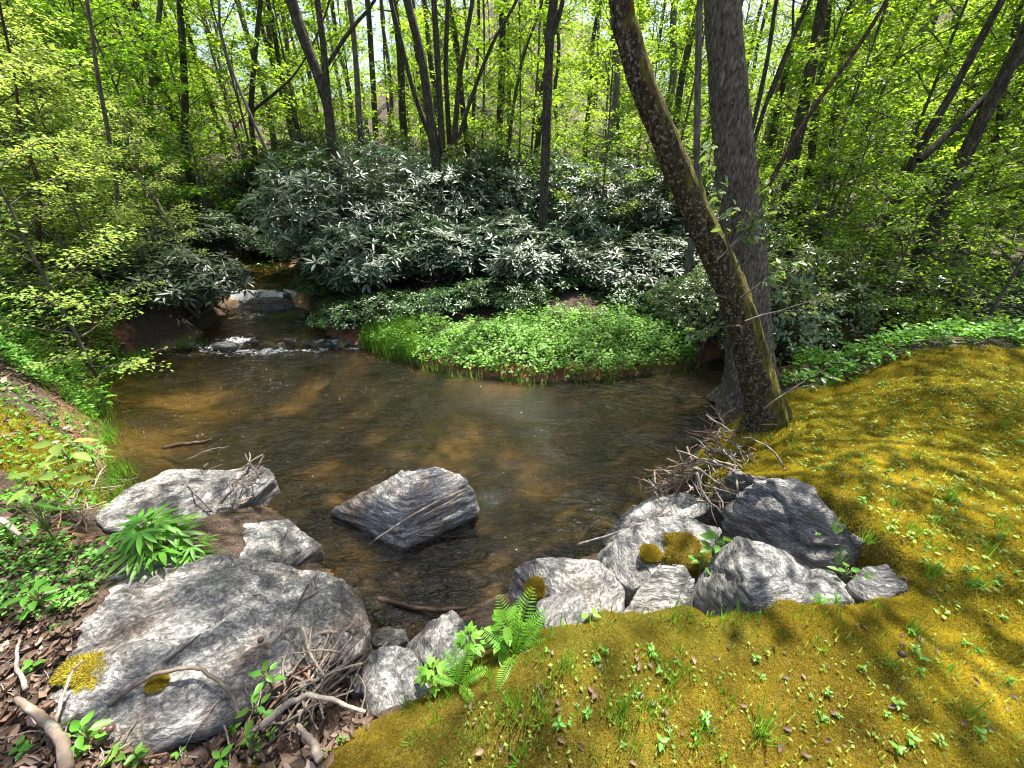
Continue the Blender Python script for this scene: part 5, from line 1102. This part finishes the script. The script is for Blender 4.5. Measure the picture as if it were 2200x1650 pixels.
stick([(290, 1380, .50), (360, 1365, .52), (420, 1345, .50)], .006, 'thin dark twig on the widest slab', 'branch', 12)
stick([(355, 1420, .54), (400, 1385, .53), (445, 1345, .5)], .006, 'forked dark twig in the middle of the widest slab', 'branch', 13)
stick([(455, 1315, .48), (500, 1290, .46), (560, 1280, .45)], .004, 'fine straight twig on the upper half of the widest slab', 'branch', 14)
stick([(810, 1285, -.02), (880, 1305, .02), (940, 1310, .06), (1000, 1305, .1)], .02, 'brown half sunken stick between the slabs and the wedge boulder', 'wet_wood', 15)
stick([(915, 1170, -.12), (990, 1165, -.10), (1055, 1155, -.10)], .018, 'submerged reddish branch below the midstream boulder', 'red_twig', 16)
stick([(350, 962, -.02), (400, 953, .025), (440, 947, .02), (455, 940, .04)], .022, 'dark waterlogged stick floating in the left of the pool', 'wet_wood', 17)
stick([(1240, 1172, .10), (1300, 1155, .25), (1380, 1125, .36), (1440, 1095, .42)], .009, 'pale stick poking out over the water from the driftwood', 'twig', 18)
stick([(470, 1085, .30), (500, 1050, .36), (512, 1030, .36)], .011, 'dark stick propped on the jutting left slab', 'branch', 19)
stick([(455, 1100, .3), (420, 1060, .42), (395, 1025, .40)], .006, 'thin dark twig over the ridge of the jutting left slab', 'branch', 20)
stick([(1180, 1540, .75), (1165, 1500, .76), (1150, 1470, .76)], .006, 'dark twig standing in the near moss below the fern', 'branch', 21)
stick([(1250, 1470, .76), (1240, 1440, .76), (1225, 1410, .76)], .006, 'dark twig lying in the moss edge right of the fern', 'branch', 22)
stick([(0, 1115, .68), (30, 1140, .66), (60, 1165, .62)], .015, 'pale fallen stick on the red clay at the left edge', 'twig', 23)
stick([(1660, 885, .72), (1690, 830, .9), (1705, 815, 1.0)], .005, 'thin dark shoot beside the foot of the leaning trunk', 'branch', 24)
stick([(1530, 740, .1), (1570, 762, .05), (1600, 775, .05)], .02, 'dark fallen stick at the water behind the thick trunk', 'branch', 25)

# moss cushions on the boulders and nuts on the ground
def cushion(px, py, z, rx, ry, rz, label, seed):
    g = np.random.default_rng(seed); b = W(px, py, z); m = MB(); n = 5000
    th = np.linspace(0, 2 * np.pi, 24, endpoint=False); ph = np.linspace(0, np.pi / 2, 8)
    V = np.array([(rx * math.cos(p) * math.cos(t), ry * math.cos(p) * math.sin(t), rz * math.sin(p)) for p in ph[:-1] for t in th] + [(0, 0, rz)]); V = V * (1 + .18 * 1.8 * fbm(V * 11 + seed, 3, seed))[:, None]; V[:24, 2] -= .05
    F = [(i * 24 + j, i * 24 + (j + 1) % 24, (i + 1) * 24 + (j + 1) % 24, (i + 1) * 24 + j) for i in range(6) for j in range(24)]; m.add(V, F, .15)
    u = norm(g.normal(0, 1, (n, 3))); u[:, 2] = np.abs(u[:, 2]); P = u * np.array([rx, ry, rz]); P = P * (1 + .18 * 1.8 * fbm(P * 11 + seed, 3, seed))[:, None]; d = u + g.normal(0, .5, (n, 3))
    m.inst((np.array([[0, .5, 0], [0, -.5, 0], [1, 0, 0]], float), np.array([[0, 1, 2]])), P * .97, frames(d, g.normal(0, 1, (n, 3))), np.stack([g.uniform(.008, .02, n), np.full(n, .0045), np.ones(n)], 1), np.clip(g.normal(.4, .25, n), 0, 1))
    return tag(obj('moss_cushion', m.mesh('moss_cushion'), M['moss'], None, tuple(b)), label, 'moss')
cushion(1475, 1180, .49, .14, .10, .045, 'golden moss cushion on top of the rounded right boulder', 801)
cushion(1400, 1188, .44, .06, .05, .018, 'small golden moss clump left of the large cushion', 802)
cushion(1152, 1262, .36, .05, .045, .018, 'small moss clump on the boulder behind the large fern', 803)
cushion(215, 1440, .49, .15, .07, .03, 'yellow green moss mat on the left front of the widest slab', 804)
cushion(335, 1468, .515, .045, .03, .012, 'small dark moss spot on the front of the widest slab', 805)
for i, (px, py, z) in enumerate([(238, 1565, .53), (222, 1568, .53), (560, 1375, .52), (598, 1542, .52), (1938, 1405, .8), (355, 1630, .55)]):
    th = np.linspace(0, 2 * np.pi, 10, endpoint=False); prf = [(0.0, -1), (.7, -.75), (1, 0), (.75, .7), (.12, 1.05)]
    V = np.array([(r * math.cos(t), r * math.sin(t), h) for r, h in prf for t in th]) * .013; F = [(a * 10 + j, a * 10 + (j + 1) % 10, (a + 1) * 10 + (j + 1) % 10, (a + 1) * 10 + j) for a in range(4) for j in range(10)]
    o = obj('nut', mk_mesh('nut', V, np.array(F), True), M['nut'], None, tuple(W(px, py, z))); o.rotation_euler = (1.3, i, i * 2)
    tag(o, 'dark brown nut on the right bank moss' if px > 1000 else 'dark brown nut in the litter round the widest slab', 'nut', 'fallen nuts')
